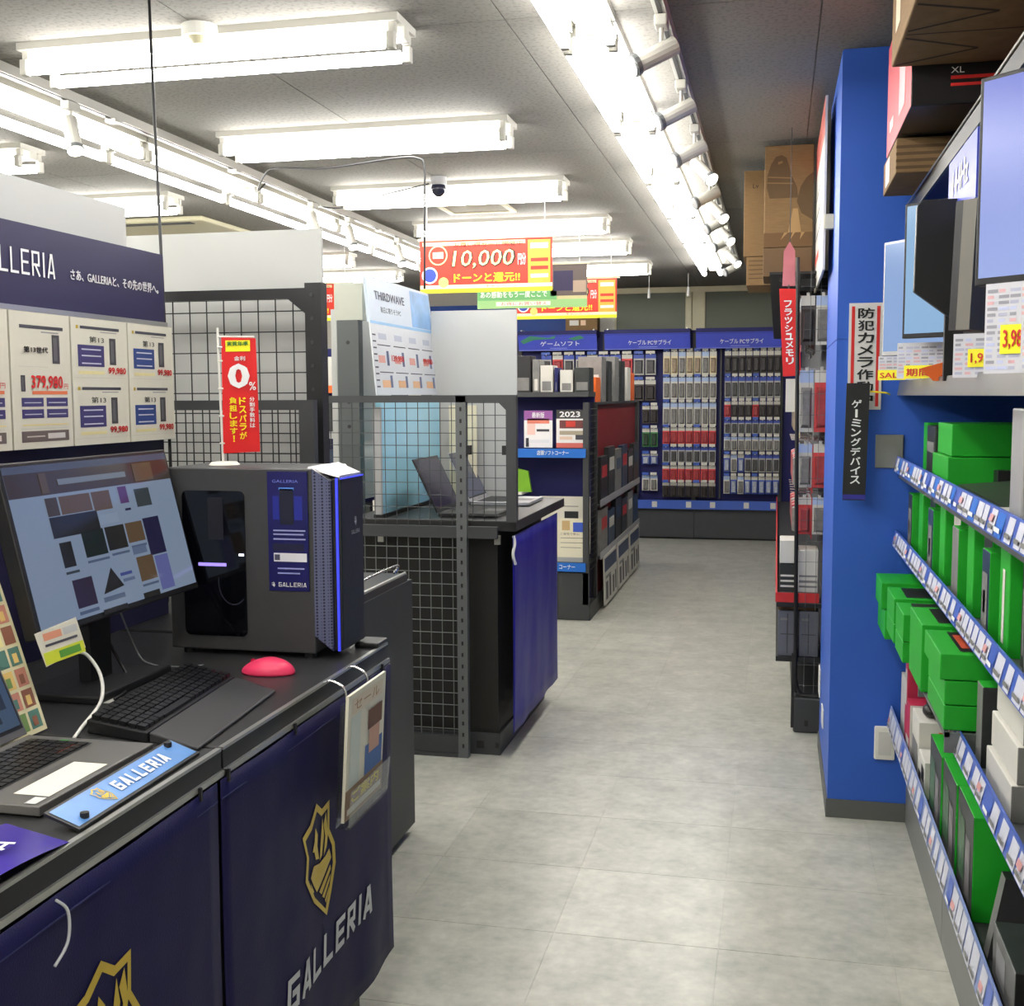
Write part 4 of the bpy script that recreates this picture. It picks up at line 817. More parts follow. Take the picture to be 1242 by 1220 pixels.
stuff(q.build('side_mesh', t)); MB().box(-1.15, 7.345, .93, -1.14, 9.5, 1.36, DRED).build('back_panel', t); MB().box(-1.15, 7.345, .1, -1.14, 9.5, .93, DRED).build('back_panel', t)
for z in (.70, .36): 
    MB().box(-1.15, 7.345, z - .012, -1.10, 9.5, z, DGREY).build('side_shelf', t); MB().box(-1.103, 7.345, z - .015, -1.097, 9.5, z + .03, SILVER).build('label_rail', t)
def sheet(name, label, cat, x0, z0, x1, z1, y, base, items, group=None, th=.003):
    s = thing(name, label, cat, ((x0 + x1) / 2, y, z0), group); MB().box(x0, y, z0, x1, y + th, z1, base).build('sheet', s); prints('print', s, (x0, y, z0), X_, Z_, items); return s
s = sheet('software_flyer', 'white flyer with a red and violet top on the gondola end', 'poster', -1.54, 1.08, -1.36, 1.31, 7.06, col(238, 236, 236), [(0, .17, .18, .23, col(150, 90, 160)), (.02, .15, .16, .18, col(226, 130, 110)), (.02, .08, .07, .15, col(240, 200, 190)), (.08, .10, .16, .115, GREYT), (.02, .03, .16, .05, col(226, 226, 230)), (.01, .005, .03, .06, GREYT)])
text('最新版', s, (-1.54, 7.06, 1.08), X_, Z_, .05, .185, .13, .22, TXTW, .02, .002)
s = sheet('software_flyer', 'white flyer with a black heading and red photo on the gondola end', 'poster', -1.335, 1.08, -1.14, 1.315, 7.06, col(234, 232, 230), [(0, .18, .195, .235, col(60, 60, 60)), (.02, .12, .175, .17, col(110, 60, 60)), (.06, .13, .12, .165, REDT, 1), (.02, .08, .175, .105, col(170, 160, 140)), (.02, .05, .1, .07, col(226, 200, 180)), (.12, .05, .175, .08, GREYT), (0, .0, .195, .03, col(214, 110, 100))])
text('2023', s, (-1.335, 7.06, 1.08), X_, Z_, .02, .19, .15, .225, TXTW, .03, .002)
s = sheet('info_poster', 'pale poster with a black box picture low on the gondola end', 'poster', -1.47, .40, -1.14, .765, 7.20, col(222, 218, 206), [(.16, .13, .25, .27, col(40, 44, 46)), (.06, .3, .25, .304, GREYT), (.02, .1, .1, .14, col(226, 150, 160))])
s = sheet('info_poster', 'cream leaflet with a blue round picture standing low on the gondola end', 'poster', -1.33, .365, -1.135, .64, 7.06, col(226, 220, 196), [(.10, .19, .18, .25, col(60, 90, 190)), (.03, .2, .08, .26, col(200, 170, 120)), (.02, .15, .17, .153, GREYT), (.02, .12, .17, .123, GREYT), (.02, .09, .15, .093, GREYT), (0, 0, .195, .03, col(170, 172, 170))])
text('ご自宅で安心', s, (-1.33, 7.06, .365), X_, Z_, .02, .17, .14, .185, TXTK)
tag(MB().prism([(0, 0), (.12, 0), (.10, .13), (.02, .15)], (-1.62, 7.08, .80), X_, Z_, (0, .03, 0), LGREEN).build('green_stand'), 'small yellow-green stand behind the wire fence on the gondola end', 'stand'); MB().box(-2.2, 7.03, .785, -1.55, 7.30, .80, WHITE).build('end_shelf', t)
# goods on top of the gondola
topg = [(-1.62, -1.50, .30, 'black boxed headset', BLACKP), (-1.49, -1.445, .27, 'slim grey carton', GREYART), (-1.44, -1.36, .22, 'tall white carton', WHITEB), (-1.35, -1.33, .20, 'narrow navy carton', NAVYP), (-1.315, -1.235, .18, 'white carton with a notched corner', WHITEB), (-1.225, -1.13, .20, 'dark device in a clear pack', DARKART)]
for k, (a, c, h, nm, m) in enumerate(topg):
    ob = thing('boxed_product', '%s on top of the gondola end, %s from the fence' % (nm, ORD[k]), 'box', ((a + c) / 2, 7.15, 1.425), 'goods on top of the gondola')
    MB().box(a, 7.08, 1.425, c, 7.24, 1.425 + h * .75, m).build('box', ob, bevel=.003); MB().box(a + .012, 7.078, 1.435, c - .012, 7.0805, 1.425 + h * .3, GREYART if m is not GREYART else WHITEB).build('label', ob)
for k, (y, c, h, m) in enumerate([(7.5, ORANGE, .16, 'orange'), (7.75, GREYART, .30, 'grey printed'), (8.05, DARKART, .28, 'dark printed'), (8.4, GREYART, .32, 'tall grey'), (8.75, DARKART, .30, 'black'), (9.1, WHITEB, .26, 'white'), (9.35, ORANGE, .22, 'pale orange')]):
    ob = thing('boxed_product', '%s box along the gondola top, %s behind the end cap' % (m, ORD[k]), 'box', (-1.22, y, 1.36), 'goods along the gondola top')
    MB().box(-1.30, y - .1, 1.36, -1.14, y + .1, 1.36 + h, c).build('box', ob, bevel=.003); MB().box(-1.28, y - .1015, 1.40, -1.16, y - .1, 1.36 + h * .6, WHITEB if c is not WHITEB else DARKART).build('label', ob)
MB().box(-1.63, 7.345, 1.345, -1.12, 9.55, 1.36, DGREY).build('top_shelf', t)
# boxes on the aisle side of the gondola
for row, (z, hs) in enumerate(((.70, (.38, .44, .40, .42, .36, .40)), (.36, (.30, .26, .31, .28, .30, .24)))):
    for k in range(6):
        y0 = 7.40 + k * .35; h = hs[k] * (.8 if row == 0 else 1); m = [BLACKP, DARKART, GREYART, BLUEART][(k + 2 * row) % 4]
        ob = thing('boxed_component', '%s computer part box on the %s aisle shelf of the gondola, %s from its end' % (['black', 'dark', 'grey', 'blue'][(k + 2 * row) % 4], ['upper', 'lower'][row], ORD[k]), 'box', (-1.12, y0 + .15, z), 'part boxes on the gondola aisle side')
        MB().box(-1.138, y0, z, -1.105, y0 + .3, z + h, m).build('box', ob); MB().box(-1.105, y0 + .04, z + h * .55, -1.1035, y0 + .26, z + h * .8, [REDP, WHITEB, BLUEART][k % 3]).build('label', ob)
for k in range(3):
    y0 = 7.45 + k * .68
    s = thing('framed_notice', 'white notice board with dark pictures leaning on the gondola foot, %s from its end' % ORD[k], 'notice', (-1.09, y0 + .3, 0.02), 'notices on the gondola foot')
    MB().prism([(0, 0), (.6, 0), (.6, .33), (0, .33)], (-1.085, y0, .02), Y_, (-.02, 0, 1), (-.008, 0, 0), WHITEB).build('board', s)
    prints('print', s, (-1.085, y0, .02), Y_, Vector((-.02, 0, 1)), [(.02, .22, .58, .31, col(52, 64, 100)), (.06, .03, .16, .15, GREYT), (.22, .03, .3, .17, col(50, 50, 54)), (.38, .03, .46, .15, GREYT), (.5, .04, .56, .17, col(60, 60, 64)), (.06, .17, .3, .19, col(130, 130, 130))])
# ================================================================== NEXT AISLE seen between mesh and poster
t = thing('gondola_shelf', 'far shelving of the next aisle seen past the black mesh post', 'shelving', (-3.2, 7.6, 0))
MB().box(-4.0, 7.6, 0, -2.6, 8.0, .12, DGREY).build('base', t); MB().box(-4.0, 7.95, .12, -2.6, 8.0, 1.75, NAVYP).build('back_panel', t)
for z in (.45, .8, 1.13, 1.45): MB().box(-4.0, 7.6, z - .015, -2.6, 7.95, z, DGREY).build('shelf', t); MB().box(-4.0, 7.59, z - .02, -2.6, 7.6, z + .03, ORANGE if z == 1.45 else (RAILB if z == .8 else SILVER)).build('label_rail', t)
MB().box(-2.62, 7.6, .12, -2.6, 8.0, 1.75, DGREY).build('end_panel', t)
for r, z in enumerate((.12, .45, .8, 1.13, 1.45)):
    for k in range(6):
        x = -3.3 + k * .11; h = .17 + .03 * ((k * 7 + r * 3) % 3)
        if k < 2: continue
        tag(MB().box(x, 7.62, z, x + .09, 7.82, z + h, [DARKART, WHITEB, GREYART, BLACKP, BLUEART][(k + r) % 5]).build('boxed_product', bevel=.003), '%s carton on the %s shelf of the next aisle, %s from its end' % (['dark', 'white', 'grey', 'black', 'blue'][(k + r) % 5], ORD[r], ORD[5 - k]), 'box', 'cartons in the next aisle')
# ================================================================== BACK RACK
t = thing('wall_rack', 'long back rack of hanging packs under blue header signs', 'shelving', (-1.2, 11.5, 0))
MB().box(-2.9, 11.40, .02, -.775, 11.46, 2.03, NAVYP).build('back_panel', t); MB().box(-.771, 11.40, .02, .60, 11.46, 2.03, NAVYP).build('back_panel', t)
for a, c in ((-2.9, -1.345), (-1.34, -.775), (-.77, .02), (.025, .6)): MB().box(a, 11.30, .02, c, 11.40, .295, mat('charcoal_kick', (62, 64, 68), .5)).build('kick_panel', t)
MB().box(-2.9, 11.33, 0, .6, 11.46, .02, BLACK).build('plinth', t); MB().box(-2.9, 11.27, .295, .6, 11.40, .31, DGREY).build('bottom_shelf', t); MB().box(-2.9, 11.262, .30, .6, 11.272, .385, RAILB).build('label_rail', t)
for a in (-1.5, -1.18, -.85, -.62, -.30, -.05): MB().box(a, 11.259, .315, a + .05, 11.262, .372, WHITEB).build('price_tag', t)
for x in (-2.52, -1.66, -.785, .03): MB().box(x - .02, 11.36, .02, x + .02, 11.41, 2.0, DGREY).build('upright', t)
for x in (-1.33, -.535): MB().box(x - .008, 11.35, .4, x + .008, 11.40, 1.84, DGREY).build('slot_strip', t)
HB = mat('header_violet_blue', (74, 86, 196), .35, var=.12, scale=5)
for k, (a, c, tx) in enumerate(((-2.5, -1.72, 'ゲームソフト'), (-1.645, -.82, 'ケーブル PCサプライ'), (-.765, .04, 'ケーブル PCサプライ'))):
    s = thing('header_sign', 'blue header sign %s over the back rack' % ['with a green scribble, behind the gondola,', 'below the cream window post', 'beside the red vertical sign'][k], 'sign', ((a + c) / 2, 11.25, 1.845), 'header signs of the back rack')
    vv = Vector((0, -.35, 1)).normalized(); o = Vector((a, 11.24, 1.845))
    b = MB(); b.prism([(0, 0), (c - a, 0), (c - a, .16), (0, .16)], o, X_, vv, (0, .012, 0), HB); b.build('board', s)
    b = MB(); b.box(a, 11.19, 1.985, c, 11.42, 2.035, NAVYP); b.build('cap', s)
    W = c - a; text(tx, s, o, X_, vv, W * .28, .045, W * .78, .095, TXTW, .015); prints('print', s, o, X_, vv, [(W * .4, .02, W * .62, .026, col(150, 160, 230)), (0, 0, W, .008, col(130, 140, 220))])
    if k == 0: poly_print('scribble', s, o, X_, vv, [[(.02, .10), (.12, .15), (.3, .13), (.38, .15), (.36, .12), (.16, .11), (.05, .07)], [(.5, .12), (.62, .15), (.66, .12), (.56, .10)]], col(70, 140, 110), .002)
    for x in (a + .03, c - .03): MB().box(x - .006, 11.2, 1.99, x + .006, 11.38, 2.045, ALU).build('arm', s)
tag(MB().box(-2.035, 11.25, 2.036, -1.72, 11.42, 2.20, CARTON).build('cardboard_box', bevel=.003), 'small brown cardboard box on top of the back rack', 'box')
bxo = bpy.data.objects['cardboard_box']; prints('label_print', bxo, (-2.035, 11.25, 2.036), X_, Z_, [(.04, .05, .13, .10, WHITEB), (.15, .05, .2, .1, col(226, 190, 160))])
PK = {}
def pack(kind, w, h):
    """one blister pack: card, raised bubble, header strip"""
    if (kind, w, h) in PK: return PK[(kind, w, h)]
    card, bub, head = {'white': (WHITEB, mat('coil_grey', (120, 118, 116), .4, var=.5, scale=40), col(170, 190, 226)), 'cream': (col(226, 214, 176), mat('coil_tan', (150, 132, 110), .4, var=.5, scale=40), WHITEB),
                       'dark': (mat('dark_card', (70, 64, 62), .5, var=.4, scale=30), mat('coil_dark', (48, 44, 44), .3, var=.5, scale=40), WHITEB), 'red': (col(206, 70, 72), mat('red_insert', (160, 60, 64), .4, var=.5, scale=40), WHITEB),
                       'blue': (col(66, 92, 180), mat('blue_insert', (170, 176, 190), .4, var=.4, scale=40), WHITEB), 'grey': (col(172, 172, 170), mat('coil_black', (70, 70, 72), .35, var=.5, scale=40), col(70, 90, 180)), 'green': (col(60, 120, 70), mat('green_insert', (40, 60, 46), .4, var=.5, scale=40), WHITEB)}[kind]
    b = MB(); b.box(-w / 2, 0, -h, w / 2, .004, 0, card); b.box(-w / 2, -.001, -h * .2, w / 2, 0, 0, head)
    k = w * .38; b.hexa(((-k, 0, -h * .93), (k, 0, -h * .93), (k, 0, -h * .28), (-k, 0, -h * .28), (-k * .7, -.022, -h * .88), (k * .7, -.022, -h * .88), (k * .7, -.022, -h * .33), (-k * .7, -.022, -h * .33)), bub)
    b.box(-.006, -.008, -.004, .006, -.006, .012, WHITEB)
    me = b.build('hanging_pack', off=(0, 0, 0)); m = me.data; bpy.data.objects.remove(me); PK[(kind, w, h)] = m; return m
def hang(kind, w, h, x, y, z, label, group, rz=0.0, name='hanging_pack'):
    o = bpy.data.objects.new(name, pack(kind, w, h)); COL.objects.link(o); o.location = (x, y, z); o.rotation_euler.z = rz
    return tag(o, label, 'blister pack', group)
nm = {'white': 'white', 'cream': 'cream', 'dark': 'dark', 'red': 'red', 'blue': 'blue', 'grey': 'grey', 'green': 'green'}
zones = [('middle block', -1.09, -.57, 7, [(1.82, .22, 'cream'), (1.575, .21, 'white'), (1.33, .22, 'white'), (1.09, .16, 'red'), (.90, .15, 'grey'), (.72, .16, 'red'), (.55, .14, 'dark')]),
         ('block beside the red sign', -.50, .03, 8, [(1.82, .21, 'dark'), (1.575, .20, 'grey'), (1.34, .15, 'dark'), (1.16, .13, 'grey'), (1.00, .13, 'white'), (.83, .17, 'grey'), (.62, .17, 'blue')]),
         ('narrow block beside the gondola', -1.29, -1.13, 2, [(1.30, .17, 'dark'), (1.08, .18, 'green'), (.83, .10, 'blue'), (.62, .15, 'white')]),
         ('block above the gondola', -2.3, -1.15, 10, [(1.80, .2, 'grey'), (1.55, .2, 'dark')])]
for zn, x0, x1, n, rows in zones:
    for r, (z, h, kd) in enumerate(rows):
        d = (x1 - x0) / n
        for c in range(n):
            x = x0 + d * (c + .5); kk = kd
            if kd == 'cream' and c in (2, 5): kk = 'white'
            if zn.startswith('block above') and c % 3 == 1: kk = ['red', 'green'][r] if r == 0 else 'green'
            if zn.startswith('block beside') and r == 2 and c in (0, 4): kk = 'red'
            if zn.startswith('block beside') and r >= 5 and c < 3: kk = ['white', 'blue'][(c + r) % 2]
            hang(kk, round(d * .88, 4), h, x, 11.335 + random.uniform(-.02, .0), z, '%s pack, %s column, %s row, back rack %s' % (nm[kk], ORD[c], ORD[r], zn), 'packs on the back rack')
        q = MB()
        for c in range(n): q.box(x0 + d * c + d * .12, 11.29, z + .005, x0 + d * (c + .88), 11.292, z + .032, WHITEB if c % 4 else RAILB)
        stuff(q.build('hook_tags', t)); q = MB()
        for c in range(n): q.cyl((x0 + d * (c + .5), 11.40, z + .008), (x0 + d * (c + .5), 11.29, z + .012), .0025, CHROME, 5)
        stuff(q.build('hooks', t))
# ================================================================== RACK BEYOND THE PILLAR
t = thing('wire_rack', 'dark slim rack of hanging goods beyond the blue pillar', 'shelving', (.15, 6.5, 0))
MB().box(.20, 4.86, .02, .24, 10.6, 1.9, DGREY).build('back_panel', t); MB().box(.085, 4.84, 0, .24, 10.6, .15, DGREY).build('base', t, bevel=.008); MB().box(.13, 4.838, .03, .145, 4.841, .055, BLACK).build('base_hole', t); MB().box(.075, 4.842, .02, .088, 4.87, .33, BLACK).build('base_flange', t)
MB().tube([(.072, 4.85, 1.95), (.09, 4.85, .32), (.093, 4.85, .22), (.105, 4.85, .175), (.13, 4.85, .158), (.24, 4.85, .155)], .008, BLACK, 8).build('side_tube', t)
q = MB()
for k in range(20): q.cyl((.08, 4.852, .2 + k * .086), (.2, 4.852, .2 + k * .086), .0009, MGREY, 5, caps=False)
for k in range(2): q.cyl((.125 + k * .04, 4.852, .16), (.125 + k * .04, 4.852, 1.9), .0009, MGREY, 5, caps=False)
stuff(q.build('side_mesh', t))
for z in (.315, .545): MB().box(.01, 4.86, z - .02, .2, 9.5, z, BLACK).build('shelf', t)
MB().box(.005, 4.86, .545, .012, 9.5, .585, REDP).build('label_rail', t); MB().box(.012, 4.858, .545, .18, 4.862, .585, REDP).build('label_rail', t)
MB().box(-.04, 4.95, 1.895, .24, 10.6, 1.905, BLACK).build('top_shelf', t); 
for y in (5.0, 5.6): MB().prism([(0, 0), (-.2, 0), (-.2, -.01), (0, -.05)], (.2, y, 1.88), X_, Z_, (0, .02, 0), BLACK).build('bracket', t)
for k in range(2):
    x0 = .018 + k * .085
    s = thing('boxed_drive', 'slate grey boxed drive %s on the rack bottom shelf beyond the pillar' % ['nearest the aisle', 'behind the side tube'][k], 'box', (x0 + .04, 4.95, .315), 'grey boxes on the rack bottom shelf')
    MB().box(x0, 4.88, .315, x0 + .078, 5.05, .505, mat('slate_carton', (96, 98, 108), .5, var=.1)).build('box', s, bevel=.002); prints('print', s, (x0, 4.88, .315), X_, Z_, [(.01, .09, .068, .094, DGREY), (.036, .01, .04, .18, DGREY), (.008, .15, .04, .16, GREYART)])
tag(MB().box(.015, 4.90, .507, .17, 5.1, .525, CARTON).build('flat_carton'), 'flat brown carton lying on the slate boxes', 'box')
# striped and red goods on the second shelf
for k, (x0, x1, z0, z1, m, l) in enumerate([(.02, .09, .585, .70, DARKART, 'dark striped carton, tilted'), (.095, .175, .585, .76, WHITEB, 'stack of white cable packs'), (.02, .085, .705, .80, WHITEB, 'white carton above the striped one')]):
    s = thing('boxed_product', '%s on the red-edged shelf beyond the pillar' % l, 'box', ((x0 + x1) / 2, 4.95, z0), 'goods on the red-edged shelf')
    MB().box(x0, 4.88, z0, x1, 5.05, z1, m).build('box', s, bevel=.003)
    prints('print', s, (x0, 4.88, z0), X_, Z_, [(.004, .02 + j * .022, x1 - x0 - .004, .028 + j * .022, [WHITEB, GREYART][k % 2] if k != 1 else GREYART) for j in range(3)])
rows = [(1.80, .22, 'dark'), (1.50, .28, 'grey'), (1.20, .20, 'red'), (.98, .17, 'red')]
for r, (z, h, kd) in enumerate(rows):
    for c in range(6):
        for d in range(2):
            y = 5.02 + c * .14; x = .09 + d * .055
            kk = kd if (c + d) % 3 else ['white', 'cream', 'white', 'white'][r]
            hang(kk, .115, h, x, y, z - .01 * d, '%s pack beyond the pillar, %s row, %s peg, %s' % (nm[kk], ORD[r], ORD[c], ['in front', 'behind'][d]), 'packs on the rack beyond the pillar', -math.pi / 2)
        if c < 1:
            for d in range(2):
                kk = ['white', 'red', 'red', 'white'][r] if d else ['dark', 'white', 'white', 'red'][r]
                hang(kk, .055, h * .9, .115 + d * .06, 4.885, z, '%s narrow pack on the rack end, %s row, %s' % (nm[kk], ORD[r], ['by the tube', 'by the pillar'][d]), 'narrow packs on the rack end')
    q = MB()
    for c in range(6): q.cyl((.2, 5.02 + c * .14, z + .005), (.06, 5.02 + c * .14, z + .012), .0025, CHROME, 5)
    for d in range(2): q.cyl((.115 + d * .06, 4.93, z + .005), (.115 + d * .06, 4.86, z + .012), .0025, CHROME, 5)
    stuff(q.build('hooks', t))
# vertical red sign
t = thing('vertical_sign', 'narrow red vertical sign with white lettering, hanging in the aisle', 'sign', (.043, 4.93, 1.476))
b = MB(); b.prism([(.021, 0), (.093, .004), (.076, .356), (0, .36)], (0, 4.93, 1.476), X_, Z_, (0, .006, 0), RED); b.build('board', t); vtext('フラッシュメモリ', t, (0, 4.93, 1.476), Vector((1, 0, 0)), Vector((-.05, 0, 1)), .035, .047, .067, .313, TXTW, .04)
b = MB(); b.prism([(0, 0), (.052, 0), (.049, .142), (.027, .18), (.004, .142)], (.012, 4.933, 1.845), X_, Z_, (0, .004, 0), mat('mirror_pink', (196, 120, 130), .2, .3, var=.2)); b.build('top_plate', t); MB().box(.035, 4.932, 1.83, .041, 4.936, 1.85, DGREY).build('joint', t); MB().cyl((.04, 4.936, 2.02), (.04, 4.936, ZC), .002, DGREY, 6).build('hanger', t)
tag(MB().box(.033, 4.94, 1.33, .071, 4.946, 1.466, WHITEB).build('shelf_card'), 'small white card below the red vertical sign', 'sign')
# hanging white poster along the wall
t = thing('hanging_poster', 'tall white poster with a red top, edge-on beside the blue pillar', 'poster', (.15, 4.75, 1.84)); MB().box(.148, 4.28, 1.84, .156, 5.25, 2.44, WHITEB).build('board', t)
prints('print', t, (.148, 5.25, 1.84), -Y_, Z_, [(0, .47, .97, .60, col(214, 110, 100)), (.1, .1, .5, .13, col(220, 90, 80)), (.1, .2, .8, .21, GREYT), (.1, .28, .8, .29, GREYT), (.1, .36, .8, .37, GREYT)])
MB().box(.152, 4.26, 1.98, .185, 4.30, 2.03, CREAM).build('bracket', t)
# cartons on top of the rack
t = thing('cardboard_box', 'tall brown carton printed with a dark round-bodied shape, on the rack', 'box', (.03, 5.3, 2.03)); MB().box(-.068, 5.15, 2.03, .135, 5.5, 2.455, CARTON).build('box', t, bevel=.003)
DB = mat('brown_print', (92, 72, 48), .8, var=.1); o = (-.068, 5.15, 2.03)
def disc2(cx, cz, rx, rz, a0=0, a1=20): return [(cx + rx * math.cos(a * math.pi / 10), cz + rz * math.sin(a * math.pi / 10)) for a in range(a0, a1)]
poly_print('print', t, o, X_, Z_, [[(.022, .205), (.01, .25), (.012, .30), (.025, .345), (.045, .378), (.07, .385), (.09, .372), (.102, .335), (.11, .30), (.135, .25), (.14, .205)]], DB); poly_print('print', t, o, X_, Z_, [[(.203, .11), (.155, .14), (.135, .19), (.15, .25), (.175, .29), (.203, .31)]], DB)
for q_ in ([(.014, .292), (.108, .285), (.109, .290), (.014, .297)], [(.012, .268), (.116, .262), (.118, .267), (.012, .273)], [(.055, .345), (.075, .352), (.072, .36), (.055, .356)]): poly_print('print', t, o, X_, Z_, [q_], mat('tan_print_lines', (128, 102, 68), .8), .0018)
prints('print', t, o, X_, Z_, [(0, 0, .203, .06, mat('dark_brown_print', (104, 78, 50), .8))], .0008)
for q_ in ([(.10, .06), (.12, .16), (.14, .16), (.155, .06)], [(.07, .03), (.085, .06), (.1, .06)], [(.15, .03), (.155, .06), (.17, .06)], [(.11, .03), (.12, .06), (.13, .06)]): poly_print('print', t, o, X_, Z_, [q_], mat('tan_light_print', (160, 128, 86), .8), .0018)
t = thing('cardboard_box', 'plain brown carton behind the printed one on the rack', 'box', (-.1, 5.75, 2.03)); MB().box(-.165, 5.55, 2.04, .1, 5.95, 2.43, CARTON).build('box', t, bevel=.003); text('Lv', t, (-.165, 5.55, 2.04), X_, Z_, .04, .31, .065, .33, TXTK)
t = thing('cardboard_box', 'low brown carton under the plain one on the rack', 'box', (-.1, 5.75, 1.905)); MB().box(-.15, 5.55, 1.907, .12, 5.95, 2.038, CARTON).build('box', t, bevel=.003); prints('print', t, (-.15, 5.55, 1.907), X_, Z_, [(.01, .03 + .02 * k, .2, .035 + .02 * k, DB) for k in range(5)])
tag(MB().box(-.07, 5.15, 1.907, .135, 5.5, 2.028, mat('dark_carton', (104, 82, 58), .8, var=.1)).build('cardboard_box', bevel=.003), 'low dark brown carton under the printed one on the rack', 'box')
# signs and fittings on the pillar
t = thing('camera_notice', 'white notice with red side stripes and black characters on the pillar', 'sign', (.27, 3.87, 1.35)); MB().box(.219, 3.868, 1.352, .322, 3.8755, 1.69, col(214, 212, 208)).build('board', t); o = (.219, 3.868, 1.352)
prints('print', t, o, X_, Z_, [(.008, .01, .018, .328, TXTR), (.085, .01, .095, .328, TXTR)]); vtext('防犯カメラ作動中', t, o, X_, Z_, .027, .015, .078, .325, TXTK, .03)
t = thing('aisle_sign', 'black vertical sign with white lettering in front of the pillar notice', 'sign', (.245, 3.8, 1.065)); b = MB(); b.prism([(0, 0), (.070, 0), (.077, .37), (.006, .37)], (.206, 3.80, 1.066), X_, Z_, (0, .006, 0), BLACK); b.build('board', t); vtext('ゲーミングデバイス', t, (.206, 3.80, 1.066), X_, Z_, .022, .05, .053, .32, TXTW, .03); prints('print', t, (.206, 3.80, 1.066), X_, Z_, [(.001, .003, .070, .018, col(46, 42, 140))])
MB().tube([(.28, 3.806, 1.41), (.33, 3.81, 1.405), (.345, 3.83, 1.40)], .003, TXTY, 6).build('arm', t)
tag(MB().box(.309, 3.866, 1.165, .394, 3.875, 1.272, mat('brushed_plate', (128, 128, 124), .4, .4)).build('blank_plate', bevel=.002), 'plain grey metal plate on the blue pillar', 'wall plate')
t = thing('wall_outlet', 'white outlet cover low on the blue pillar', 'outlet', (.36, 3.87, .208)); MB().box(.327, 3.862, .208, .392, 3.875, .32, WHITE).build('plate', t, bevel=.005); MB().box(.340, 3.860, .225, .380, 3.8625, .303, col(206, 206, 202)).build('cover_flap', t)
for k, (y, z0, z1) in enumerate(((4.58, .22, .33), (4.25, .19, .26))): tag(MB().box(.177, y, z0, .1825, y + .1, z1, WHITE).build('wall_outlet', bevel=.002), 'white plate on the aisle side of the pillar, %s' % ['the taller one', 'the shorter one'][k], 'outlet')
# ================================================================== SHELVING ALONG THE RIGHT WALL
XF, XB, YN, YF = .37, .90, 1.30, 3.868
t = thing('gondola_shelf', 'wall shelving with blue price rails, full of green boxes and monitors', 'shelving', (.64, 2.6, 0))
MB().box(XB - .03, YN, .02, XB, YF, 2.0, BLUEW).build('back_panel', t)
KICK = mat('grey_kick_panel', (118, 120, 118), .5, .1, scale=6)
for a, c in ((YN, 2.12), (2.124, 3.005), (3.009, YF)): MB().box(.43, a, 0, .46, c, .315, KICK).build('kick_panel', t)
for y in (YN + .02, 2.12, 3.005, YF - .02): MB().box(XB - .06, y - .015, .02, XB - .03, y + .015, 2.0, DGREY).build('upright', t)
SH = {1: (1.16, 1.155, 1.204), 2: (.925, .918, .967), 3: (.667, .660, .709), 4: (.33, .322, .39)}
random.seed(3)
for k, (zs, z0, z1) in SH.items():
    sh = MB().box(XF + .012, YN, zs - .025, XB - .03, YF, zs, MGREY if k < 4 else SHELFD).build('shelf', t)
    b = MB(); b.prism([(0, 0), (.004, 0), (.014, z1 - z0), (.010, z1 - z0)], (XF - .004, YN, z0), X_, Z_, (0, YF - YN, 0), RAILB if k != 4 else mat('pale_blue_rail', (120, 138, 190), .35)); b.build('label_rail', sh, off=sh.parent['org'])
    y = YN + .02; n = 0
    while y < YF - .06:
        w_ = random.choice((.045, .05, .06)); m = mat('tag_paper', (206, 208, 222), .4, var=.05) if (n % 7) not in (3,) else RAILB
        if k == 1 and n % 4 == 2: m = mat('blue_tag', (40, 110, 205), .35)
        q = MB(); d = .0012; q.face([(XF - .004 - d, y + w_, z0 + .004), (XF - .004 - d, y, z0 + .004), (XF + .006 - d, y, z1 - .004), (XF + .006 - d, y + w_, z1 - .004)], m)
        q.face([(XF - .005 - d, y + w_ * .9, z0 + .012), (XF - .005 - d, y + w_ * .1, z0 + .012), (XF - .004 - d, y + w_ * .1, z0 + .02), (XF - .004 - d, y + w_ * .9, z0 + .02)], GREYART if m.name == 'tag_paper' else TXTW)
        if n % 5 == 1: q.face([(XF - .003 - d, y + w_ * .9, z0 + .024), (XF - .003 - d, y + w_ * .3, z0 + .024), (XF + .001 - d, y + w_ * .3, z0 + .036), (XF + .001 - d, y + w_ * .9, z0 + .036)], col(206, 150, 150))
        q.build('price_tag', sh, off=sh.parent['org']); y += w_ + random.choice((.008, .012, .03)); n += 1
# top shelf for the monitors
ts = MB().box(XF + .02, YN, 1.405, XB - .03, YF, 1.43, DGREY).build('monitor_shelf', t); MB().prism([(0, 0), (.012, 0), (.012, .045), (.008, .045)], (XF, YN, 1.397), X_, Z_, (0, YF - YN, 0), mat('dull_edge', (104, 106, 106), .35, .4)).build('edge_strip', ts, off=ts.parent['org'])
tp = MB().box(.395, YN, 1.955, XB - .03, YF, 1.975, NAVYP).build('top_shelf', t); MB().box(.388, YN, 1.945, .396, YF, 1.985, BLACK).build('edge_rail', tp, off=tp.parent['org']); MB().cyl((.386, YN, 1.99), (.386, YF, 1.99), .003, ALU, 6).build('front_wire', tp, off=tp.parent['org'])
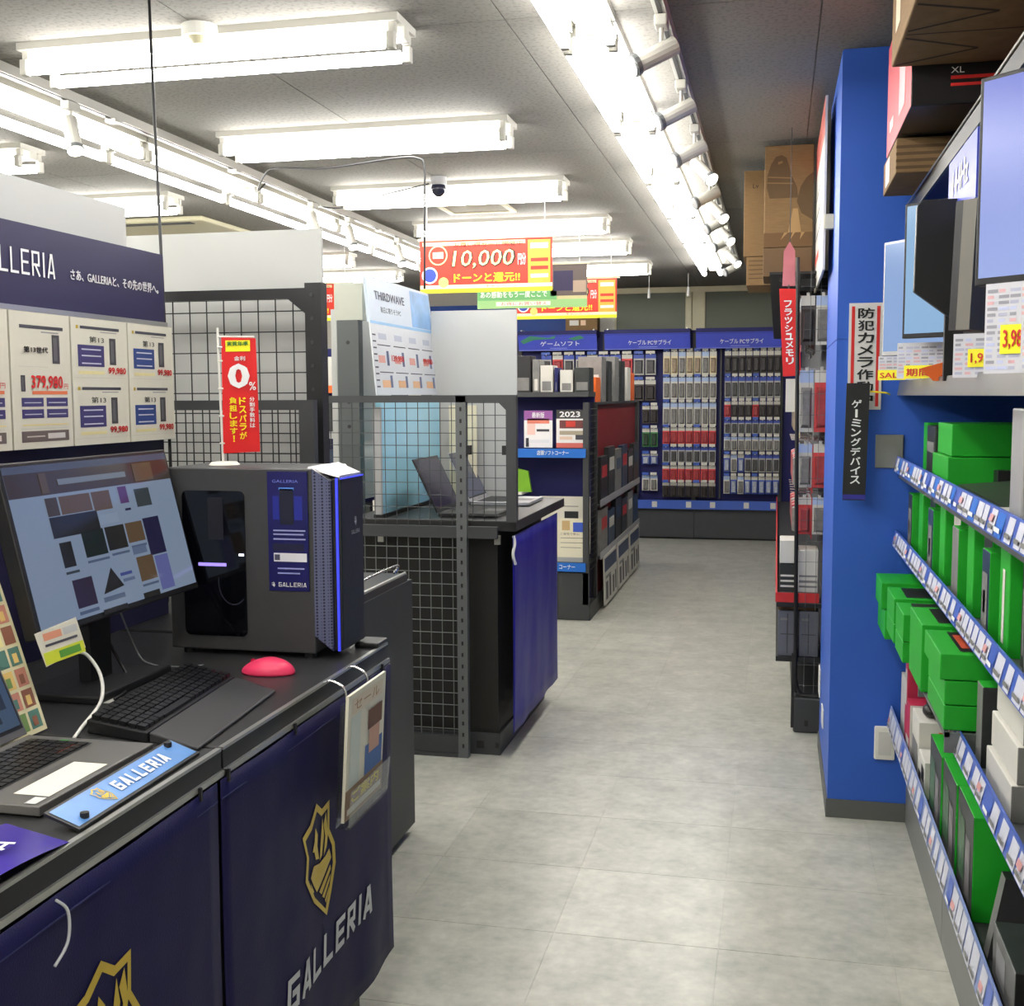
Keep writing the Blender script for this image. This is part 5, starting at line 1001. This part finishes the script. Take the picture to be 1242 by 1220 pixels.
# ------------------------------------------------------------------ monitors
def shelf_monitor(label, p, ang, wd, ht, zb, scr, bz=BLACKP, scrn=True):
    """p: corner nearest the aisle; the panel runs from p along ang (degrees from +x)"""
    s = thing('display_monitor', label, 'monitor', (p[0], p[1], 1.43), 'monitors on the top shelf'); a = Vector((p[0], p[1], zb)); u = Vector((math.cos(math.radians(ang)), math.sin(math.radians(ang)), 0)); v = Z_; n = u.cross(v)
    q = [a, a + u * wd, a + u * wd + v * ht, a + v * ht]; MB().hexa([k - n * .022 for k in q] + q, bz).build('bezel', s, bevel=.002)
    if scrn: prints('screen', s, a, u, v, [(.007, .012, wd - .007, ht - .007, scr)], .0008)
    c = a + u * wd * .5 - n * .035; MB().box(c.x - .015, c.y - .015, 1.435, c.x + .015, c.y + .015, zb + ht * .5, bz).build('stand_neck', s); (lambda d: MB().box(d.x - .06, d.y - .06, 1.4305, d.x + .06, d.y + .06, 1.438, bz))(c - n * .05).build('stand_base', s, bevel=.003)
    return s
def gradscreen(name, c0, c1, z0, z1, strength):
    m = bpy.data.materials.new(name); m.use_nodes = True; nt = m.node_tree; b = nt.nodes['Principled BSDF']; b.inputs['Base Color'].default_value = (.01, .01, .012, 1); b.inputs['Roughness'].default_value = .2
    g = nt.nodes.new('ShaderNodeTexCoord'); sp = nt.nodes.new('ShaderNodeSeparateXYZ'); nt.links.new(g.outputs['Object'], sp.inputs[0]); mp = nt.nodes.new('ShaderNodeMapRange'); mp.inputs[1].default_value = z0; mp.inputs[2].default_value = z1; nt.links.new(sp.outputs[2], mp.inputs[0])
    r = nt.nodes.new('ShaderNodeValToRGB'); r.color_ramp.elements[0].color = lin(c0) + (1,); r.color_ramp.elements[1].color = lin(c1) + (1,); nt.links.new(mp.outputs[0], r.inputs[0]); nt.links.new(r.outputs[0], b.inputs['Emission Color']); b.inputs['Emission Strength'].default_value = strength
    return m
shelf_monitor('large monitor with a violet-blue screen, nearest on the top shelf', (.306, 2.0), -45, .60, .325, 1.572, gradscreen('violet_screen', (158, 176, 232), (118, 130, 214), .14, .46, .8))
shelf_monitor('monitor with a pale blue screen behind the black hood', (.315, 3.2), -40, .42, .345, 1.545, screen_mat('pale_screen', (150, 190, 228), .72))
shelf_monitor('farthest monitor with a narrow pale blue screen, beside the pillar', (.29, 3.5), -55, .30, .32, 1.51, screen_mat('pale_screen_far', (140, 172, 222), .72), SILVER)
t2 = thing('monitor_hood', 'black shading hood panel with a clipped corner among the monitors', 'monitor hood', (.35, 2.8, 1.43))
MB().prism([(.006, 0.06), (.085, 0), (.10, .0), (.10, .265), (.02, .265), (.008, .25)], (.293, 2.80, 1.573), X_, Z_, (0, .02, 0), BLACKP).build('panel', t2, bevel=.002); MB().box(.37, 2.815, 1.4305, .41, 2.835, 1.58, BLACKP).build('bracket', t2)
t2 = thing('display_monitor', 'grey monitor seen edge-on between the hood and the violet screen', 'monitor', (.40, 2.5, 1.43), 'monitors on the top shelf')
b = MB(); b.hexa(((.352, 2.52, 1.53), (.375, 2.50, 1.53), (.62, 2.73, 1.53), (.60, 2.75, 1.53), (.36, 2.52, 1.79), (.383, 2.50, 1.79), (.63, 2.73, 1.79), (.61, 2.75, 1.79)), mat('taupe_plastic', (112, 108, 100), .45)); b.build('back_cover', t2); MB().box(.44, 2.58, 1.4305, .54, 2.70, 1.54, BLACKP).build('stand', t2)
b = MB(); b.hexa(((.340, 2.535, 1.53), (.352, 2.52, 1.53), (.60, 2.75, 1.53), (.588, 2.765, 1.53), (.348, 2.535, 1.79), (.36, 2.52, 1.79), (.61, 2.75, 1.79), (.598, 2.765, 1.79)), BLACKP); b.build('front_bezel', t2)
t2 = thing('video_sign', 'violet header card with white lettering above the monitors', 'sign', (.42, 2.6, 1.78)); b = MB(); b.prism([(0, 0), (.40, 0), (.40, .14), (0, .14)], (.392, 2.95, 1.80), -Y_, Z_, (-.005, 0, 0), HB); b.build('card', t2); text('144Hz', t2, (.387, 2.95, 1.80), -Y_, Z_, .08, .05, .3, .11, TXTW, .02, .001); MB().box(.39, 2.7, 1.94, .394, 2.75, 1.95, ALU).build('clip', t2)
# price cards standing before the monitors
def pop(label, x, y, ang, wd, ht, z, yel):
    s = thing('price_card', label, 'price card', (x, y, z), 'price cards before the monitors'); u = Vector((math.cos(math.radians(ang)), math.sin(math.radians(ang)), 0)); v = Vector((0, 0, 1)); a = Vector((x, y, z)); n = u.cross(v)
    q = [a, a + u * wd, a + u * wd + v * ht, a + v * ht]; MB().hexa([k - n * .002 for k in q] + q, col(204, 204, 212)).build('card', s); it = []
    r = 0
    while .006 + r * .0092 < ht - .008:
        for c in range(int(wd / .02)):
            it.append((.004 + c * .02, .006 + r * .0092, .004 + c * .02 + random.choice((.011, .015, .018)), .011 + r * .0092, random.choice((col(176, 178, 200), col(214, 170, 176), col(190, 196, 226), col(150, 150, 160)))))
        r += 1
    prints('print', s, a, u, v, it)
    if yel:
        prints('yellow_tag', s, a, u, v, [(yel[0], yel[1], yel[2], yel[3], YEL)], .003); text(yel[4], s, a, u, v, yel[0] + .006, yel[1] + .006, yel[2] - .006, yel[3] - .008, TXTR, .02, .004)
    return s
pop('large white price card with a yellow tag below the violet screen', .318, 1.965, -45, .30, .14, 1.432, (.03, .03, .085, .075, '3,980')); pop('white price card at the edge of the shelf, below the violet screen', .352, 1.86, -45, .22, .085, 1.432, (.01, .005, .06, .04, '2,980'))
pop('small white price card with a yellow tag beside the black hood', .335, 2.42, -30, .10, .085, 1.432, (.03, .02, .09, .055, '1,980')); pop('wide white price card below the pale blue screen', .312, 3.28, -22, .24, .095, 1.442, (.02, .0, .16, .035, '期間限定')); pop('narrow white price card beside the farthest monitor', .29, 3.60, -20, .12, .07, 1.442, (.0, .0, .08, .03, 'SALE'))
s = thing('sale_pop', 'orange and red starburst card on the monitor shelf edge', 'price card', (.36, 2.9, 1.43)); MB().prism([(.03, 0), (.12, 0), (.15, .02), (.12, .05), (.10, .085), (.07, .05), (0, .03)], (.335, 2.95, 1.432), X_, Z_, (0, .003, 0), ORANGE).build('card', s); poly_print('print', s, (.335, 2.95, 1.432), X_, Z_, [[(.04, .005), (.11, .005), (.13, .022), (.08, .045)]], TXTR)
# ------------------------------------------------------------------ boxes above the shelving
t2 = thing('cardboard_box', 'large brown carton with zigzag flap seams, topmost above the monitors', 'box', (.55, 2.73, 2.18)); MB().box(.254, 2.47, 2.18, .84, 2.985, 2.475, CARTON).build('box', t2, bevel=.004); SEAM = mat('seam_dark', (58, 46, 32), .8, var=0)
z = 2.1794
for pts in (((.262, 2.52), (.43, 2.60), (.262, 2.70)), ((.262, 2.75), (.43, 2.86), (.262, 2.965))):
    b = MB()
    for (a, c), (d, e) in zip(pts[:-1], pts[1:]): b.face([(a, c - .006, z), (a, c + .006, z), (d, e + .006, z), (d, e - .006, z)], SEAM)
    b.build('flap_seam', t2)
MB().face([(.262, 2.722, z), (.262, 2.729, z), (.83, 2.729, z), (.83, 2.722, z)], SEAM).build('flap_seam', t2)
prints('print', t2, (.2535, 2.985, 2.18), -Y_, Z_, [(.1, .05, .2, .2, col(206, 196, 170)), (.3, .1, .45, .2, DB)])
tag(MB().box(.60, 2.3, 1.977, .84, 2.95, 2.178, CARTON).build('cardboard_box', bevel=.004), 'brown carton set back under the topmost one', 'box')
t2 = thing('product_box', 'black and red product box under the topmost carton', 'box', (.45, 3.3, 2.09)); MB().box(.30, 2.99, 2.088, .66, 3.62, 2.40, mat('black_gloss_carton', (22, 20, 22), .35, var=.1), {'l': mat('coral_carton', (206, 84, 92), .5, var=.08)}).build('box', t2, bevel=.003)
prints('print', t2, (.30, 2.99, 2.088), X_, Z_, [(.09, .058, .3, .066, TXTR)]); prints('print', t2, (.30, 2.99, 2.088), X_, Z_, [(.09, .042, .25, .049, TXTR)]); text('XL', t2, (.30, 2.99, 2.088), X_, Z_, .09, .072, .12, .086, TXTW); prints('print', t2, (.2995, 3.62, 2.088), -Y_, Z_, [(.35, .04, .5, .2, col(232, 170, 174))]); prints('print', t2, (.2995, 3.62, 2.088), -Y_, Z_, [(.1, .05, .2, .08, WHITEB)])
b = MB(); b.box(.31, 3.29, 2.0868, .65, 3.30, 2.0878, BLACK); b.build('flap_seam', t2)
t2 = thing('cardboard_box', 'brown carton with dark printed bands, lowest above the monitors', 'box', (.45, 3.6, 1.977)); MB().box(.30, 3.32, 1.992, .62, 3.70, 2.084, CARTON).build('box', t2, bevel=.003); prints('print', t2, (.30, 3.32, 1.992), X_, Z_, [(0, .01 + k * .018, .32, .018 + k * .018, DB) for k in range(4)])
prints('print', t2, (.2995, 3.70, 1.992), -Y_, Z_, [(.08, .01, .2, .08, WHITEB)])
for x in (.41, .58): MB().box(x, 3.33, 1.976, x + .03, 3.69, 1.992, BLACK).build('pallet_strip', t2)
# ------------------------------------------------------------------ goods on the shelves
def gbox(label, x0, y0, z0, x1, y1, z1, body, fm=None, pr=None, top=None, grp='boxes on the wall shelving', nm_='product_box', near=None):
    s = thing(nm_, label, 'box', ((x0 + x1) / 2, (y0 + y1) / 2, z0), grp); MB().box(x0, y0, z0, x1, y1, z1, body, fm).build('box', s, bevel=.002)
    W, H = y1 - y0, z1 - z0
    if pr: prints('front_print', s, (x0 - .0004, y1, z0), -Y_, Z_, [(a * W, c * H, d * W, e * H, m) for a, c, d, e, m in pr])
    if top: prints('top_print', s, (x0, y0, z1 + .0004), X_, Y_, [(a * (x1 - x0), c * W, d * (x1 - x0), e * W, m) for a, c, d, e, m in top])
    if near: prints('side_print', s, (x0, y0 - .0004, z0), X_, Z_, [(a * (x1 - x0), c * H, d * (x1 - x0), e * H, m) for a, c, d, e, m in near])
    return s
NB = 'boxes on the wall shelving'
# shelf 1
gbox('upper of two large green boxes at the back of the top product shelf', .425, 3.05, 1.245, .84, 3.30, 1.325, GREEN); gbox('lower of two large green boxes at the back of the top product shelf', .415, 3.03, 1.16, .84, 3.32, 1.243, GREEN)
gbox('upright green box beside the pillar on the top product shelf', .435, 3.62, 1.16, .60, 3.70, 1.315, GREEN); gbox('dark grey device box before the two large green boxes', .43, 3.40, 1.16, .50, 3.58, 1.31, DARKART, pr=[(.1, .5, .9, .7, GREYART)])
s = thing('demo_keyboard', 'dark demonstration keyboard tilted on the top product shelf', 'keyboard', (.60, 2.55, 1.16)); b = MB(); kb = [Vector((.43, 2.30, 1.163)), Vector((.84, 2.30, 1.163)), Vector((.84, 2.95, 1.163)), Vector((.43, 2.95, 1.163))]
b.hexa(kb + [q + Vector((0, 0, .02 if i in (0, 3) else .055)) for i, q in enumerate(kb)], mat('green_black_case', (44, 58, 44), .45)); b.build('body', s); q = MB()
for r in range(5):
    for c in range(14): x = .56 + r * .052; y = 2.32 + c * .044; z = 1.183 + (x - .43) / .41 * .035; q.box(x, y, z, x + .044, y + .037, z + .010, KEY)
stuff(q.build('keys', s))
s = thing('device_stand', 'pale grey upright device stand at the picture edge on the top product shelf', 'stand', (.44, 2.1, 1.16)); MB().box(.405, 2.09, 1.16, .43, 2.19, 1.375, SILVER).build('panel', s, bevel=.003); MB().box(.43, 2.09, 1.16, .60, 2.19, 1.37, GREYART).build('body', s, bevel=.003); MB().box(.398, 2.21, 1.162, .44, 2.29, 1.19, WHITEB).build('tag', s)
gbox('black flat box behind the tilted keyboard', .52, 2.97, 1.16, .80, 3.02, 1.215, BLACKP)
# shelf 2: upright boxes
up = [(3.72, .10, DARKART, 'dark front and a white stripe'), (3.55, .09, GREEN, 'plain green front'), (3.40, .11, DARKART, 'dark mouse picture'), (3.24, .10, BLUEART, 'blue front'), (3.10, .09, GREEN, 'bright green front'), (2.95, .10, WHITEB, 'white front'), (2.80, .09, GREYART, 'grey front'), (2.66, .08, GREEN, 'narrow green front'), (2.53, .09, DARKART, 'black front'), (2.40, .08, BLUEART, 'slate front'), (2.28, .09, GREEN, 'green front and a white pen'), (2.14, .10, DARKART, 'large black front'), (2.0, .1, DARKART, 'black front at the picture edge')]
for k, (y, wd, m, l) in enumerate(up):
    h = .175 + .02 * ((k * 5) % 3) / 2
    gbox('upright green box, %s, %s from the pillar, second shelf' % (l, ORD[k]), .398 + .012 * (k % 3), y - wd, .925, .56, y, .925 + h, GREEN, {'l': m} if m is not GREEN else None,
         pr=[(.15, .12, .85, .75, GREYART), (.3, .3, .6, .55, BLACKP)] if m in (DARKART, BLUEART) else ([(.35, .1, .6, .8, WHITEB)] if 'pen' in l else ([(.2, .2, .8, .8, GREYART)] if m is WHITEB else None)))
# shelf 3: lying green boxes, edges over the rail
low = [('small green box nearest the pillar on the third shelf', .315, 3.60, .755, .50, 3.80, .835, None), ('green box under the one nearest the pillar', .325, 3.58, .667, .52, 3.82, .752, None),
       ('upper green box with a dark lid, second pile from the pillar', .325, 3.32, .765, .56, 3.53, .835, BLACKP), ('lower green box of the second pile from the pillar', .325, 3.32, .709, .56, 3.53, .763, None),
       ('upper green box with a dark lid, third pile from the pillar', .325, 3.08, .765, .56, 3.27, .835, DARKART), ('lower green box of the third pile from the pillar', .325, 3.08, .709, .56, 3.27, .763, None),
       ('tall green box with a black lid before the third pile', .335, 2.78, .709, .60, 3.02, .868, BLACKP),
       ('green box with a red lid label, top of the nearest pile', .335, 2.47, .815, .62, 2.73, .868, REDP), ('middle green box of the nearest pile', .345, 2.47, .763, .62, 2.73, .813, None), ('lowest green box of the nearest pile', .345, 2.47, .709, .62, 2.73, .761, None)]
for l, x0, y0, z0, x1, y1, z1, tp_ in low:
    if z0 == .709: z0 = .7095
    gbox(l, x0, y0, z0, x1, y1, z1, GREEN, top=[(.15, .12, .95, .9, tp_ if tp_ is not REDP else BLACKP)] if tp_ else None); s_ = None
    if tp_ is REDP:
        s_ = [o for o in bpy.data.objects if o.get('label') == l][0]; prints('lid_label', s_, (x0, y0, z1 + .001), X_, Y_, [(.05, .06, .2, .2, mat('orange_red_label', (200, 84, 60), .4, var=.2))], .0008)
s = thing('box_tray', 'grey wire tray carrying the overhanging green boxes', 'tray', (.47, 3.1, .667)); 
for y in (2.45, 2.9, 3.3, 3.555): MB().box(.345, y, .668, .72, y + .01, .7085, MGREY).build('cross_bar', s)
for x in (.345, .70): MB().box(x, 2.45, .70, x + .01, 3.565, .7085, MGREY).build('side_rail', s)
gbox('slim dark graphic box beside the white stack', .40, 2.36, .667, .62, 2.42, .83, GREEN, {'l': GREYART, 'f': DARKART})
for k in range(3):
    z = .667 + k * .068; gbox('%s white and grey box of the stack at the picture edge' % ['lowest', 'middle', 'topmost'][k], .40 + .008 * k, 2.06, z, .64, 2.30, z + .066, WHITEB, {'f': GREYART}, near=[(.3, .55, .8, .8, BLACKP), (.34, .6, .4, .75, GREEN), (.46, .6, .52, .75, GREEN), (.58, .6, .64, .75, GREEN)], grp='white boxes on the third shelf')
# shelf 4
gbox('white box beside the pillar on the bottom shelf', .40, 3.66, .33, .5, 3.80, .52, WHITEB, {'l': mat('pale_photo', (200, 196, 190), .5, var=.2)}); gbox('slim crimson box beside the white one on the bottom shelf', .395, 3.58, .33, .6, 3.64, .60, mat('crimson_carton', (176, 40, 72), .5), pr=[(.2, .5, .8, .9, WHITEB)])
gbox('red and white box second on the bottom shelf', .39, 3.46, .33, .55, 3.55, .50, mat('crimson_carton', (176, 40, 72), .5), {'f': WHITEB}, pr=[(.1, .1, .9, .4, WHITEB)])
gbox('white box with an orange picture on the bottom shelf', .395, 3.28, .33, .60, 3.44, .50, WHITEB, near=[(.25, .1, .95, .85, ORANGE), (.6, .5, .7, .6, BLACK)], pr=[(.1, .1, .9, .6, GREYART)])
gbox('black and white patterned box on the bottom shelf', .395, 3.14, .33, .60, 3.27, .43, WHITEB, pr=[(.05, .1, .4, .5, BLACK), (.5, .4, .9, .8, BLACK)], near=[(.1, .1, .4, .4, BLACK), (.5, .3, .8, .8, col(226, 190, 170)), (.3, .6, .5, .9, BLACK)])
s = thing('game_controller', 'black game controller standing above the patterned boxes', 'controller', (.47, 3.5, .505)); MB().ell((.475, 3.36, .53), .055, .04, .022, BLACKP, 16, 8).build('body', s, smooth=True)
for d in (-1, 1): MB().ell((.475 + d * .045, 3.345, .518), .02, .035, .018, BLACKP, 12, 8).build('grip', s, smooth=True)
for k in range(3):
    y1 = 3.02 - k * .205; gbox('large green box with dark artwork, %s from the pillar, bottom shelf' % ORD[k], .392 + .004 * k, y1 - .20, .33, .66, y1, .545 + .002 * k, GREEN, {'l': DARKART}, pr=[(.1, .2, .5, .8, mat('art_green', (60, 96, 66), .4, var=.6, scale=25)), (.55, .1, .85, .7, mat('art_grey', (112, 108, 110), .4, var=.5, scale=25))], grp='large green boxes on the bottom shelf')
s = thing('headset_box', 'black graphic box leaning before the large green boxes', 'box', (.5, 2.33, .33)); MB().hexa(((.405, 2.25, .332), (.65, 2.25, .332), (.65, 2.29, .332), (.405, 2.29, .332), (.45, 2.34, .455), (.66, 2.34, .455), (.66, 2.38, .455), (.45, 2.38, .455)), BLACKP, {'l': GREYART}).build('box', s)
for k in range(3): MB().box(.50 + k * .05, 2.345, .456, .53 + k * .05, 2.37, .475, GREEN).build('tab', s)
gbox('grey and black headset box in the picture corner on the bottom shelf', .405, 2.00, .33, .66, 2.20, .43, DARKART, {'l': GREYART, 'f': BLACKP}, pr=[(.2, .2, .6, .8, SILVER)])
gbox('dark box behind the corner one on the bottom shelf', .67, 2.05, .33, .86, 2.45, .55, BLACKP)
